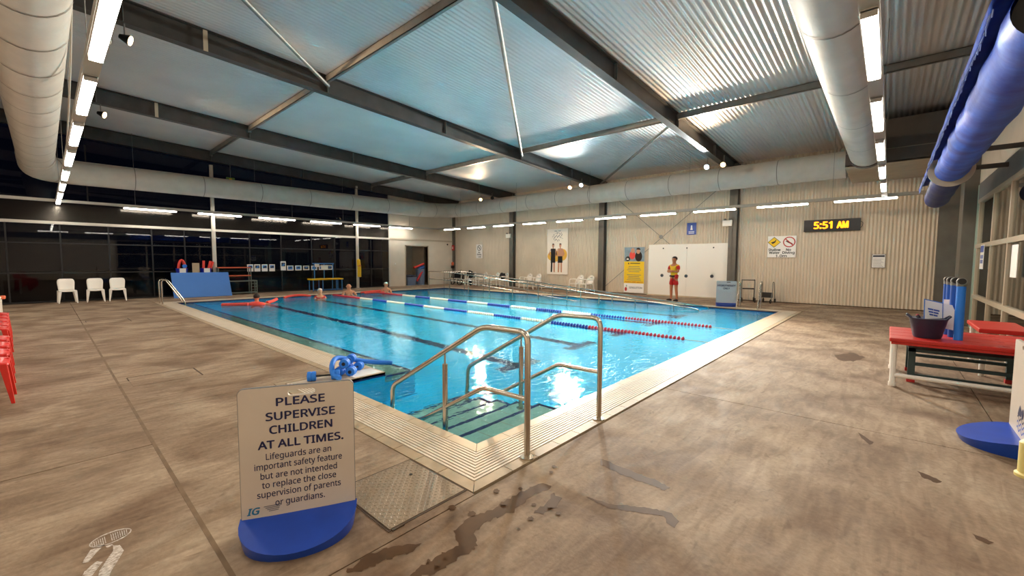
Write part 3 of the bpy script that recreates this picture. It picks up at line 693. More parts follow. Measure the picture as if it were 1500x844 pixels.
# ------------------------------------------------------------------ lane ropes
def lane_rope(label, x, marks):
    t = thing('lane_rope', label, 'lane rope', (x, .05, -.03), group='lane ropes across the pool')
    MB().tube([(0, 0, -.005), (0, 16.35, -.005)], .006, 6).build('cable', 'float_white', t)
    for i in range(len(marks)-1):
        (y0, c), y1 = marks[i], marks[i+1][0]
        mb = MB(); y = y0+.03
        while y < y1-.03:
            mb.tube([(0, y-.05, 0), (0, y+.02-.05, 0), (0, y+.055-.05, 0)], [.022, .055, .03], 8); y += .085
        mb.build('float_run', 'float_'+c, t, smooth=True, kind='stuff')
seq = ['red', 'blue', 'white', 'blue', 'white', 'blue', 'white', 'blue', 'white', 'blue', 'white', 'red', 'red']
y1s = [.5, 2.8, 3.9, 4.95, 6.0, 7.15, 8.25, 9.4, 10.5, 11.7, 12.7, 13.7, 16.2]
lane_rope('nearer lane rope with red, blue and white floats', 6.32, list(zip(y1s, seq)))
lane_rope('farther lane rope with red, blue and white floats', 8.42, list(zip([y+.1 for y in y1s], seq)))

# ------------------------------------------------------------------ supervise sign
a = Vector((-1.71, .07, 0)); b = Vector((-1.19, -.20, 0)); rx = (b-a).normalized(); ang = math.atan2(rx.y, rx.x)
t = thing('floor_sign', 'white PLEASE SUPERVISE CHILDREN floor sign on a blue base', 'sign', tuple((a+b)/2), ang)
W_, H0, H1 = .585, .12, .845
def rrect(w, h, r, n=6, cx=0, cy=0):
    pts = []
    for sx, sy, a0 in ((1, -1, -PI/2), (1, 1, 0), (-1, 1, PI/2), (-1, -1, PI)):
        for k in range(n+1):
            an = a0+PI/2*k/n; pts.append((cx+sx*(w/2-r)+r*math.cos(an), cy+sy*(h/2-r)+r*math.sin(an)))
    return pts
def plate(name, m, parent, outer, hole, y0, y1, bevel=0):     # plate in XZ with an optional hole
    bm = bmesh.new()
    ov = [bm.verts.new((x, 0, z)) for x, z in outer]; es = [bm.edges.new((ov[i], ov[(i+1) % len(ov)])) for i in range(len(ov))]
    if hole:
        hv = [bm.verts.new((x, 0, z)) for x, z in hole]; es += [bm.edges.new((hv[i], hv[(i+1) % len(hv)])) for i in range(len(hv))]
    bmesh.ops.triangle_fill(bm, use_beauty=True, edges=es)
    for v in bm.verts: v.co.y = y0
    r = bmesh.ops.extrude_face_region(bm, geom=list(bm.faces))
    for v in [g for g in r['geom'] if isinstance(g, bmesh.types.BMVert)]: v.co.y = y1
    bmesh.ops.recalc_face_normals(bm, faces=bm.faces)
    me = bpy.data.meshes.new(name); bm.to_mesh(me); bm.free(); me.materials.append(M[m])
    o = bpy.data.objects.new(name, me); C.objects.link(o); o.parent = parent
    return o
plate('sign_panel', 'sign_white', t, rrect(W_, .76, .03, 6, 0, .465), rrect(.14, .033, .0164, 6, .02, .805), -.012, .012)
plate('panel_edge', 'logo_grey', t, rrect(W_+.006, .766, .033, 6, 0, .465), rrect(.15, .043, .02, 6, .02, .805), -.009, .009)
# D shaped rocking base: bowl with sloped top
def dbase(parent, w, depth, h, m='base_blue'):
    mb = MB(); n = 20; top = []; bot = []
    for k in range(n+1):
        an = PI*k/n; x = -w/2*math.cos(an); y = -depth*math.sin(an)**.8
        top.append((x, y, h-.62*h*math.sin(an))); bot.append((x*.94, y*.94, 0))
    rt0 = [(x*.965, y*.955-.004, z-.004) for x, y, z in top]; m0 = (0, 0, h*.82)
    v = top+bot+[(x*.5, y*.5, z*.55+.42*h) for x, y, z in top]; f = []
    N = n+1
    for k in range(n):
        f.append((k, k+1, N+k+1, N+k)); f.append((k+1, k, 2*N+k, 2*N+k+1))
    f.append(tuple(2*N+k for k in range(N))[::-1]); f.append(tuple(N+k for k in range(N)))
    f.append((0, N, 2*N-1, N-1)); 
    mb.add(v, f); o = mb.build('sign_base', m, parent, smooth=True); return o
dbase(t, W_+.02, .29, .118)
bk = MB(); 
MB().box((-W_/2, .012, 0), (W_/2, .10, .09)).build('base_back', 'base_blue', t, bevel=.02)
fr_ = -.0128
PW = W_
for s, z, wd in (('PLEASE', .738, .42), ('SUPERVISE', .659, .60), ('CHILDREN', .583, .545), ('AT ALL TIMES.', .501, .745)):
    text(s, 'lettering', 'navy_ink', t, (.015, fr_, z), X_, Z_, .0600, bold=.0021, width=wd*PW)
for s, z, wd in (('Lifeguards are an', .438, .57), ('important safety feature', .384, .765), ('but are not intended', .329, .67), ('to replace the close', .277, .65), ('supervision of parents', .224, .735), ('or guardians.', .168, .435)):
    text(s, 'lettering', 'navy_ink', t, (.0, fr_, z), X_, Z_, .0475, bold=.0003, width=wd*PW)
text('IG', 'logo', 'logo_teal', t, (-.235, fr_, .136), X_, Z_, .05, bold=.0022, shear=.25, width=.062)
mb = MB()
for k in range(4):
    z = .168-.0095*k; mb.add([(-.185+.008*k, fr_, z), (-.10-.004*k, fr_, z+.002), (-.10-.004*k, fr_, z+.007), (-.185+.008*k, fr_, z+.005)], [(0, 1, 2, 3)])
mb.build('logo_wave', 'logo_grey', t)

# second floor sign at the right edge (same kind, only the corner of it is in the picture)
t = thing('floor_sign', 'white floor sign with swimmer logo at the right edge, on a blue base', 'sign', (3.01, -3.40, 0), PI)
plate('sign_panel', 'sign_white', t, rrect(.62, .8, .03, 6, 0, .49), rrect(.14, .033, .0164, 6, .02, .85), -.012, .012)
dbase(t, .66, .36, .13)
MB().box((-.3, .012, 0), (.3, .12, .1)).build('base_back', 'base_blue', t, bevel=.02)

t2 = t
mb = MB(); mb.sphere((.27-.12, fr_, .33), (.03, .004, .045), 10, 6); mb.build('logo_head', 'navy_ink', t2)
for k in range(3):
    mb = MB(); N = 14; v = []
    for q in range(N+1):
        x = -.02+.26*q/N; z = .27-.045*k+.016*math.sin(q*1.1); v += [(x, fr_, z-.008), (x, fr_, z+.008)]
    mb.add(v, [(2*q, 2*q+2, 2*q+3, 2*q+1) for q in range(N)]); mb.build('logo_wave', 'print_blue' if k else 'navy_ink', t2)
MB().add([(-.02, fr_, .29), (.10, fr_, .29), (.12, fr_, .34), (.04, fr_, .38), (0, fr_, .33)], [(0, 1, 2, 3, 4)]).build('logo_body', 'navy_ink', t2)

# ------------------------------------------------------------------ chequer hatch
t = thing('floor_hatch', 'square chequer plate hatch in the deck by the pool corner', 'hatch', (-.835, -.145, 0))
MB().box((-.30, -.33, -.001), (.30, .33, .003)).build('hatch_frame', 'joint', t)
MB().box((-.285, -.315, 0), (.285, .315, .006)).build('plate', 'chequer', t)
mb = MB()
for i in range(22):
    for j in range(24):
        x = -.27+.0257*i; y = -.3+.026*j; an = PI/4 if (i+j) % 2 else -PI/4; u = Vector((math.cos(an), math.sin(an), 0)); s = Vector((-u.y, u.x, 0))
        c = Vector((x, y, .006)); mb.add([c-u*.011, c-s*.004, c+u*.011, c+s*.004, c+Z_*.0022], [(0, 1, 4), (1, 2, 4), (2, 3, 4), (3, 0, 4)])
mb.build('tread_pattern', 'chequer', t, kind='stuff')
MB().tube([(.16, .12, .006), (.16, .12, .0085)], .012, 12).build('lift_hole', 'black', t)
MB().box((-.28, -.34, 0), (-.2, -.325, .008)).build('hinge', 'joint', t)

# ------------------------------------------------------------------ spills (wet patches lying on the concrete)
def spill(label, px, name='water_puddle', z=.0012, jitter=3, m='spill', group='wet patches on the deck'):
    pts = []
    n = len(px)
    for i in range(n):
        (x0, y0), (x1, y1) = px[i], px[(i+1) % n]
        k = max(2, int(math.hypot(x1-x0, y1-y0)/4.5))
        for q in range(k):
            tt = q/k; j = jitter*(0 if q == 0 else 1)
            p = at(x0+(x1-x0)*tt+random.uniform(-j, j), y0+(y1-y0)*tt+random.uniform(-j, j)*.7); pts.append(p)
    c = sum(pts, Vector())/len(pts); bm = bmesh.new(); vs_ = [bm.verts.new((p.x-c.x, p.y-c.y, 0)) for p in pts]
    es = [bm.edges.new((vs_[i], vs_[(i+1) % len(vs_)])) for i in range(len(vs_))]
    bmesh.ops.triangle_fill(bm, use_beauty=True, edges=es); bmesh.ops.recalc_face_normals(bm, faces=bm.faces)
    me = bpy.data.meshes.new(name); bm.to_mesh(me); bm.free(); me.materials.append(M[m]); o = bpy.data.objects.new(name, me); C.objects.link(o)
    o.location = (c.x, c.y, z); tag(o, label, 'puddle' if m == 'spill' else 'marking', group)
    return o
spill('long wet streak running to the bottom edge below the hatch', [(600, 844), (640, 815), (672, 800), (664, 778), (690, 757), (730, 742), (760, 722), (795, 708), (808, 712), (770, 736), (748, 752), (714, 764), (694, 782), (700, 800), (660, 826), (630, 844)])
spill('small wet patch left of the long streak', [(507, 838), (540, 812), (580, 800), (618, 796), (600, 810), (560, 822), (530, 838)])
spill('wet patch by the foot of the near handrail', [(782, 752), (800, 738), (812, 722), (824, 730), (815, 744), (796, 754)])
spill('wet streak starting at the middle splash and ending in a dark blob', [(858, 728), (890, 738), (930, 742), (962, 746), (984, 752), (995, 764), (988, 774), (976, 766), (972, 756), (930, 750), (890, 745)], jitter=1.5)
spill('wet streak higher up pointing to the right', [(880, 672), (908, 684), (940, 696), (966, 706), (982, 715), (974, 719), (940, 706), (905, 693), (880, 682)], jitter=1.5)
spill('single dark wet mark in the middle of the right deck', [(1257, 634), (1270, 642), (1280, 648), (1274, 652), (1262, 642)], jitter=1)
spill('lone dark wet mark towards the bottom right', [(1343, 690), (1362, 697), (1380, 706), (1372, 708), (1350, 699)], jitter=1)
spill('dark wet mark at the lower right edge', [(1424, 782), (1440, 788), (1456, 795), (1448, 798), (1430, 790)], jitter=1)
spill('dark wet blob on the deck between corner post and right handrail', [(1222, 520), (1250, 517), (1268, 524), (1250, 530), (1228, 527)], jitter=1.5)
for k in range(16):
    x = random.uniform(620, 830); y = 800-(x-620)*.42+random.uniform(-38, 38); r = random.uniform(1.5, 4)
    spill('small wet drip among the streaks near the hatch', [(x+r*1.6*math.cos(q), y+r*math.sin(q)) for q in [0, 1, 2, 3, 4, 5]], name='water_drip', z=.0022+.0004*k, jitter=1, group='drips near the hatch')
# painted ring marking bottom left
t = thing('painted_marking', 'worn white painted mark on the deck, bottom left corner', 'marking', tuple(at(150, 810)))
o0 = at(150, 810)
def zp(x, y): p = at(90+x/10.05, 760+y/10.05); return (p.x-o0.x, p.y-o0.y, .0015)
for poly in ([(760, 400), (860, 390), (920, 470), (820, 640), (740, 760), (700, 860), (540, 860), (560, 770), (640, 650), (700, 560), (760, 480)],
             [(440, 690), (520, 630), (610, 640), (520, 750), (440, 860), (300, 860), (340, 780), (380, 750)], [(430, 460), (500, 440), (590, 430), (500, 520), (400, 640), (310, 660), (330, 610)],
             [(500, 395), (620, 370), (640, 400), (510, 415)], [(650, 410), (740, 375), (770, 395), (670, 432)]):
    MB().add([zp(*q) for q in poly], [tuple(range(len(poly)))[::-1]]).build('paint_bar', 'white_paint', t)
def ez(u, v): c_, s_ = math.cos(-.37), math.sin(-.37); return zp(720+u*c_-v*s_, 285+u*s_+v*c_)
N = 40; v = []
for q in range(N):
    an = 2*PI*q/N; v += [ez(335*math.cos(an), 82*math.sin(an)), ez(312*math.cos(an), 66*math.sin(an))]
MB().add(v, [(2*q, 2*q+1, 2*((q+1) % N)+1, 2*((q+1) % N)) for q in range(N)]).build('paint_ring', 'white_paint', t)
mb = MB()
for k in range(17):
    u = -280+34*k; hh = 50*math.sqrt(max(0, 1-(u/330)**2))
    if 6 < k < 9: continue
    mb.add([ez(u-8, -hh), ez(u+6, -hh), ez(u-6, hh), ez(u-22, hh)], [(0, 1, 2, 3)])
mb.build('paint_hatching', 'white_paint', t, kind='stuff')
p = at(1511, 700); t = thing('yellow_bollard', 'pale yellow stub of a post cut off by the right edge', 'post', (p.x, p.y, 0))
MB().tube([(0, 0, 0), (0, 0, .02), (0, 0, .03), (0, 0, .25), (0, 0, .27)], [.085, .085, .07, .07, .05], 18).build('post', 'post_yellow', t, smooth=True)

# ------------------------------------------------------------------ blue cover rollers under the roof at the right
ax = (-3.3, 3.3)
t = thing('cover_roller', 'long blue pool cover roll hanging by the right wall', 'pool cover', (2.25, ax[0], ax[1]))
L = 6.7
pts = []; n = 26
MB().tube([(L*k/n, .010*math.sin(k*1.7), .008*math.cos(k*2.3)) for k in range(n+1)], [.225+.004*math.sin(k*1.3)+.003*math.sin(k*3.1) for k in range(n+1)], 32, caps=False).build('roll', 'cover', t, smooth=True)
MB().tube([(.05, 0, 0), (.06, 0, 0)], .21, 24).build('roll_end', 'rubber', t)  # black disc painted as the shade inside the hollow roll end
MB().tube([(-.05, 0, 0), (L+.3, 0, 0)], .05, 14).build('core', 'galv', t, smooth=True)
def flap(L, x0, sway, par, m):
    nx, nz = 60, 8; v = []; f = []
    for i in range(nx+1):
        x = x0+L*i/nx
        for j in range(nz+1):
            q = j/nz; y = .16*(1-q)**2+.345*2*q*(1-q)+.300*q*q+.003*math.sin(i*.55+j); z = .20*(1-q)**2+.20*2*q*(1-q)+.06*q*q+.004*math.sin(i*.9)
            v.append((x, y, z))
    for i in range(nx):
        for j in range(nz): a = i*(nz+1)+j; f.append((a, a+1, a+nz+2, a+nz+1))
    o = MB().add(v, f).build('loose_flap', m, par, smooth=True)
    s = o.modifiers.new('thick', 'SOLIDIFY'); s.thickness = .012
    mb = MB()
    for i in range(nx):
        for q in range(3):
            x = x0+L*(i+q/3)/nx; y = .300+.004*math.sin(i*.55+8); z = .06+.004*math.sin(i*.9); l = random.uniform(.015, .06)
            mb.tube([(x, y, z+.01), (x+random.uniform(-.02, .02), y+random.uniform(0, .02), z-l)], .004, 4)
    mb.tube([(x0+L*i/nx, .300+.004*math.sin(i*.55+8), .06+.004*math.sin(i*.9)) for i in range(nx+1)], .005, 6)
    mb.build('frayed_edge', 'cover_light', par, kind='stuff')
flap(L, 0, 0, t, 'cover')
t = thing('roller_flange', 'round grey flange between the two blue cover rolls', 'flange', (9.0, ax[0], ax[1]))
MB().tube([(0, 0, 0), (.035, 0, 0)], .315, 40).build('disc', 'disc', t, smooth=True)
for xb in (.06,):
    MB().box((xb, -.71, -.04), (xb+.06, 0, .04)).build('wall_arm', 'beam', t)
for xb in (7.6, 3.6):
    o = MB().box((xb, -4.015, ax[1]+.02), (xb+.06, -3.2, ax[1]+.09)).box((xb-.03, -4.018, ax[1]-.05), (xb+.09, -4.0, ax[1]+.16)).build('roller_bracket', 'beam'); tag(o, 'steel wall bracket carrying the %s end of the blue roll' % ('far' if xb > 5 else 'near'), 'bracket')
t = thing('cover_roller', 'shorter navy cover roll behind the flange', 'pool cover', (9.1, ax[0], ax[1]-.05))
MB().tube([(3.1*k/12, 0, -.012*k) for k in range(13)], [.22+.01*math.sin(k*1.9) for k in range(13)], 28, caps=True).build('roll', 'cover_dark', t, smooth=True)
flap(3.1, 0, 0, t, 'cover')

# ------------------------------------------------------------------ chairs
def armless_chair(label, loc, rz, group, m='white_plastic', name='plastic_chair'):
    t = thing(name, label, 'chair', loc, rz, group)
    mb = MB(); n = 6
    # back: curved slab leaning back
    v = []; f = []
    for j in range(7):
        z = .44+.40*j/6; w2 = .215-.02*abs(j-4)/4-(.02 if j == 6 else 0); y = .20+.10*j/6
        for i in range(9):
            x = -w2+2*w2*i/8; v.append((x, y-.035*(abs(x)/.22)**2*1.2, z-(.018 if j == 6 and i in (0, 8) else 0)))
    for j in range(6):
        for i in range(8): a = j*9+i; f.append((a, a+1, a+10, a+9))
    o = MB().add(v, f).build('backrest', m, t, smooth=True); s = o.modifiers.new('thick', 'SOLIDIFY'); s.thickness = .02; s.offset = 0
    v = []; f = []
    for j in range(7):
        y = -.22+.44*j/6; w2 = .225-.02*j/6
        for i in range(9): x = -w2+2*w2*i/8; v.append((x, y, .44-.015*math.cos(x/.22*PI/2)-(.02 if j == 0 else 0)))
    for j in range(6):
        for i in range(8): a = j*9+i; f.append((a, a+1, a+10, a+9))
    o = MB().add(v, f).build('seat', m, t, smooth=True); s = o.modifiers.new('thick', 'SOLIDIFY'); s.thickness = .02; s.offset = 0
    for sx in (-1, 1):
        for sy in (-1, 1):
            xt, yt, xb, yb = sx*.185, sy*.18, sx*.225, sy*.235; w = .045
            MB().add([(xt-w, yt-.03, .435), (xt+w, yt-.03, .435), (xt+w, yt+.03, .435), (xt-w, yt+.03, .435), (xb-.016, yb-.014, 0), (xb+.016, yb-.014, 0), (xb+.016, yb+.014, 0), (xb-.016, yb+.014, 0)],
                     [(0, 1, 2, 3), (7, 6, 5, 4), (0, 4, 5, 1), (1, 5, 6, 2), (2, 6, 7, 3), (3, 7, 4, 0)]).build('leg', m, t, bevel=.004)
    return t
for lab, x, rz in (('white armless plastic chair, leftmost of three before the night windows', -1.88, .06), ('white armless plastic chair, middle of three before the night windows', -1.17, -.03), ('white armless plastic chair, nearest the ladder rails', -.58, -.08)):
    c = armless_chair(lab, (x, 18.93, 0), rz, 'white chairs before the window wall')
def arm_chair(label, loc, rz, group):
    t = thing('plastic_armchair', label, 'chair', loc, rz, group); m = 'white_plastic'
    v = []; f = []
    for j in range(8):
        q = j/7; w2 = .15+.085*math.sin(min(1, q*1.3)*PI/2)*(1 if q < .8 else 1-(q-.8)*2.2); z = .42+.41*q
        for i in range(9): x = -w2+2*w2*i/8; v.append((x, .20+.11*q+.03*math.cos(x/w2*PI/2)-.01, z-.05*(x/.24)**2*q))
    for j in range(7):
        for i in range(8):
            if 2 <= j <= 5 and i in (1, 3, 4, 6) and False: continue
            a = j*9+i; f.append((a, a+1, a+10, a+9))
    o = MB().add(v, f).build('backrest', m, t, smooth=True); sd = o.modifiers.new('thick', 'SOLIDIFY'); sd.thickness = .015
    MB().prism([(-.09, .0), (.09, .0), (.07, .012), (-.07, .012)], .72, .745).build('back_slot', 'logo_grey', t).location = (0, .30, 0)
    arc = [(math.cos(PI-PI*k/12)*.235, .22+.09*math.sin(PI*k/12), .58+.26*math.sin(PI*k/12)) for k in range(13)]
    MB().tube(arc, .022, 8).build('back_hoop', m, t, smooth=True)
    o = MB().prism([(-.25, -.25), (.25, -.25), (.22, .24), (-.22, .24)], .385, .435).build('seat', m, t, bevel=.008)
    for sx in (-1, 1):
        MB().tube([(sx*.235, .22, .62), (sx*.275, 0, .645), (sx*.27, -.2, .64), (sx*.255, -.25, .60)], .022, 8).build('armrest', m, t, smooth=True)
        MB().tube([(sx*.255, -.25, .61), (sx*.25, -.27, .4), (sx*.27, -.29, 0)], [.024, .03, .017], 8).build('leg', m, t, smooth=True)
        MB().tube([(sx*.23, .22, .6), (sx*.22, .24, .4), (sx*.25, .30, 0)], [.024, .03, .017], 8).build('leg', m, t, smooth=True)
    return t
CH = [(17.35, 'white armchair under the dark bag nearest the wheelchair'), (16.35, 'white armchair second from the wheelchair, empty'), (15.3, 'white armchair third from the wheelchair, empty'), (14.55, 'white armchair with a dark towel beside the second column'),
      (12.75, 'white armchair, left of the pair under the blank wall'), (12.1, 'white armchair, right of the pair under the blank wall'), (9.35, 'white armchair, left of the pair by the third column'), (8.75, 'white armchair, right of the pair by the third column')]
for y, lab in CH: arm_chair(lab, (15.8, y, 0), -PI/2+.1-.5+(0 if y > 14 else .1), 'white armchairs along the corrugated wall')
def lumpy(name, label, cat, loc, rad, m, seed=1, group=None):
    rnd = random.Random(seed); mb = MB(); mb.sphere((0, 0, rad[2]), rad, 14, 10); v = []
    for x, y, z in mb.v:
        k = 1+.16*math.sin(x*23+seed)*math.cos(z*19+seed*2)+.1*math.sin(y*31); v.append((x*k, y*k, max(0, z*k)))
    mb.v = v; o = mb.build(name, m, None, smooth=True); o.location = loc; tag(o, label, cat, group); return o
lumpy('bag', 'black bag lying on the armchair nearest the wheelchair', 'bag', (15.77, 17.35, .44), (.2, .26, .22), 'black_cloth', 2)
lumpy('towel', 'dark towel bundled on the armchair left of the second column', 'towel', (15.78, 14.55, .44), (.17, .2, .2), 'black_cloth', 5)
lumpy('bag', 'small dark bag hanging beside the armchair with the black bag', 'bag', (15.4, 16.92, .0), (.1, .1, .2), 'black_cloth', 8)

# red chairs at the left edge: rows facing the pool
for i, y in enumerate([4.62, 5.3, 5.98, 6.66, 8.0, 8.68, 9.36, 10.04, 10.72]):
    armless_chair('red plastic chair cut off by the left edge, %s one from the photographer' % ordn[i], (-2.90-.037*(y-4.6), y, 0), PI/2, 'red chairs at the left edge', 'red_plastic')
t = thing('side_table', 'white topped stand with orange end beyond the red chairs', 'table', (-3.38, 12.9, 0))
MB().box((-.3, -.3, .62), (.3, .3, .66)).build('table_top', 'white_plastic', t, bevel=.01); MB().box((.28, -.1, .6), (.36, .1, .68)).build('orange_end', 'orange_bar', t, bevel=.02)
for sx in (-1, 1):
    for sy in (-1, 1): MB().box((sx*.26-.03, sy*.26-.03, 0), (sx*.26+.03, sy*.26+.03, .62)).build('leg', 'white_plastic', t)

# ------------------------------------------------------------------ red table with things
t = thing('low_table', 'low table with red plastic top and white tube legs by the office windows', 'table', (4.68, -3.9, 0))
W_t, D_t, H_t = 1.27, 1.33, .615
for k in range(4):
    MB().box((.002+k*W_t/4, 0, H_t-.05), ((k+1)*W_t/4-.002, D_t, H_t)).build('plank', 'red_plastic', t, bevel=.012)
MB().box((.02, .02, H_t-.08), (W_t-.02, D_t-.02, H_t-.05)).build('apron', 'red_plastic', t)
for sx, sy in ((.05, D_t-.05), (.05, .08), (W_t-.05, D_t-.05), (W_t-.05, .08)):
    MB().tube([(sx, sy, 0), (sx, sy, .05), (sx, sy, .06), (sx, sy, H_t-.05)], [.038, .038, .03, .03], 12).build('leg', 'white_plastic', t, smooth=True)
MB().tube([(.05, D_t-.05, .14), (.05, .08, .14)], .026, 12).build('stretcher', 'white_plastic', t, smooth=True)
MB().tube([(.05, .08, .14), (W_t-.05, .08, .14)], .026, 12).build('stretcher', 'white_plastic', t, smooth=True)
mb = MB(); 
for k in range(4): mb.tube([(.15+.3*k, .35, H_t), (.15+.3*k, .35, H_t+.003)], .03, 10)
mb.build('drain_holes', 'print_red', t)
t = thing('step_platform', 'dark teal framed step platform under the red table', 'platform', (5.15, -3.75, 0))
for x, y in ((0, 0), (.75, 0), (0, .95), (.75, .95)):
    MB().box((x-.035, y-.035, .03), (x+.035, y+.035, .44)).build('leg', 'teal_metal', t); MB().box((x-.04, y-.04, 0), (x+.04, y+.04, .05)).build('foot_cap', 'print_red', t)
MB().box((-.035, -.035, .40), (.785, .985, .44)).build('platform_top', 'teal_metal', t)
for bx_ in (((-.02, 0, .22), (.02, .95, .26)), ((.73, 0, .22), (.77, .95, .26)), ((-.02, -.02, .08), (.02, .95, .11))): MB().box(*bx_).build('side_rail', 'teal_metal', t)
# tub with laminated cards
t = thing('tub', 'round dark blue tub full of cards on the red table', 'tub', (5.02, -2.92, H_t)); t.scale = (1.17, 1.17, 1.15)
MB().tube([(0, 0, 0), (0, 0, .02), (0, 0, .2), (0, 0, .215), (0, 0, .2), (0, 0, .03)], [.105, .115, .15, .158, .142, .1], 26, caps=False).tube([(0, 0, .012), (0, 0, .02)], .11, 20).build('tub_body', 'tub', t, smooth=True)
for s in (-1, 1): MB().tube([(s*.08, s*.12, .2), (s*.04, s*.165, .245), (-s*.04, s*.165, .245), (-s*.08, s*.12, .2)], .01, 8).build('tub_handle', 'tub', t, smooth=True)
def card(label, cx, cy, cz, w, h, yaw, tilt, m='paper', body=None):
    t = thing('card', label, 'card', (cx, cy, cz)); t.rotation_euler = (tilt, math.radians(12), yaw)
    MB().box((-w/2, -.002, 0), (w/2, .002, h)).build('sheet', 'mat_blue' if body else m, t)
    if body:
        MB().box((-w/2+.012, -.003, .012), (w/2-.012, -.002, h-.012)).build('print', 'paper', t)
        for i in range(3): MB().box((-w*.3+.01*i, -.0038, h*.66-.034*i), (-w*.02, -.003, h*.66-.034*i+.02)).box((.0, -.0038, h*.66-.034*i), (w*.3-.012*i, -.003, h*.66-.034*i+.02)).build('text_line', 'print_blue', t, kind='stuff')
        MB().box((-w/2+.03, -.0035, .05), (-w/2+.06, -.003, .075)).build('picture', 'poster_amber', t)
    return t
card('big laminated card with blue border leaning in the tub', 5.0, -2.97, H_t+.10, .25, .38, -math.radians(48), -.25, body=['SWIMMING', 'WITH BABY', 'ONE LINE'])
card('plain white card sticking up behind the bordered card', 5.12, -3.08, H_t+.12, .18, .32, -math.radians(60), -.3)
card('pale blue folded sheet at the left rim of the tub', 5.05, -2.78, H_t+.22, .13, .06, -math.radians(30), -1.0, 'pale_sign')
t = thing('goggles', 'red and dark goggles straps on the rim of the tub', 'goggles', (5.06, -2.83, H_t+.245))
MB().tube(fillet([(-.06, .0, 0), (-.03, .02, .03), (.03, 0, .035), (.07, -.02, .0)], .02), .008, 6).build('strap', 'print_red', t, smooth=True)
MB().tube(fillet([(-.09, .0, 0), (-.07, .02, .02), (-.03, 0, .02), (0, -.02, .0)], .02), .009, 6).build('strap', 'black', t, smooth=True)
# four upright blue tubes
for i, (x, y, h, lab) in enumerate([(5.02, -3.19, .66, 'tallest upright blue tube standing nearest on the red table'), (5.28, -3.16, .66, 'second upright blue tube on the red table'), (5.52, -3.14, .66, 'third upright blue tube, with a paper label taped to it'), (5.76, -3.13, .66, 'rearmost upright blue tube on the red table')]):
    t = thing('blue_tube', lab, 'tube', (x, y, H_t), 0, 'blue tubes on the red table')
    t.rotation_euler = (0, math.radians(3), 0)
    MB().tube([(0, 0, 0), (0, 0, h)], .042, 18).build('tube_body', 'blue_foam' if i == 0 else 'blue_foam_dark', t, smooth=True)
    MB().tube([(0, 0, h-.005), (0, 0, h+.055)], .045, 18).build('collar', 'galv', t, smooth=True)
    MB().tube([(-.05, -.0, h+.055), (.05, .0, h+.055)], .045, 18, caps=True).build('elbow', 'galv', t, smooth=True)
    MB().tube([(-.052, 0, h+.055), (-.0505, 0, h+.055)], .036, 18).build('opening', 'black', t)
    if i == 2: MB().box((-.046, .0, .3), (-.043, .06, .46)).build('paper_label', 'paper', t)
t = thing('low_table', 'second red table top cut off by the right edge, behind the first', 'table', (6.15, -3.98, 0))
MB().box((0, 0, .6), (1.2, .5, .66)).build('table_top', 'red_plastic', t, bevel=.012)
for x in (.06, 1.14):
    for y in (.06, .44): MB().tube([(x, y, 0), (x, y, .6)], .03, 10).build('leg', 'white_plastic', t, smooth=True)

# ------------------------------------------------------------------ dumbbells and noodle on the platform corner
t0 = None
def dumbbell(label, loc, rz, tilt=0):
    t = thing('foam_dumbbell', label, 'dumbbell', loc); t.rotation_euler = (0, tilt, rz)
    MB().tube([(-.16, 0, 0), (.16, 0, 0)], .013, 10).build('bar', 'black', t, smooth=True)
    for s in (-1, 1):
        for k in range(2):
            a = s*(.09+.052*k); MB().tube([(a, 0, 0), (a+s*.006, 0, 0), (a+s*.044, 0, 0), (a+s*.05, 0, 0)], [.056, .062, .062, .056], 22).build('foam_disc', 'blue_foam', t, smooth=True)
        MB().tube([(s*.1955, 0, 0), (s*.197, 0, 0)], .024, 14).build('end_cap', 'black', t)
dumbbell('blue foam dumbbell lying crosswise with its bar showing', (-.03, 2.84, .064), math.radians(-28))
dumbbell('blue foam dumbbell lying at the left of the stack', (.31, 2.98, .064), math.radians(42))
dumbbell('blue foam dumbbell lying at the right of the stack', (.42, 2.88, .064), math.radians(42))
dumbbell('blue foam dumbbell lying on top of the other two', (.35, 2.94, .172), math.radians(46))
t = thing('foam_noodle', 'blue foam noodle draped over the dumbbells towards the water', 'noodle', (.08, 2.62, .03))
q0 = Vector((.08, 2.62, .03)); Pn = [(.10, 2.66, .03), (.06, 2.76, .07), (.10, 2.88, .17), (.22, 3.0, .22), (.42, 3.02, .17), (.7, 2.98, .09), (.98, 2.86, .045)]
MB().tube([p-q0 for p in smooth_path(Pn)], .033, 14).build('noodle_body', 'blue_foam', t, smooth=True)
o = MB().box((.28, 2.63, .004), (.68, 2.93, .012)).build('kick_board', 'white_plastic'); tag(o, 'flat white board under the blue dumbbells', 'board')

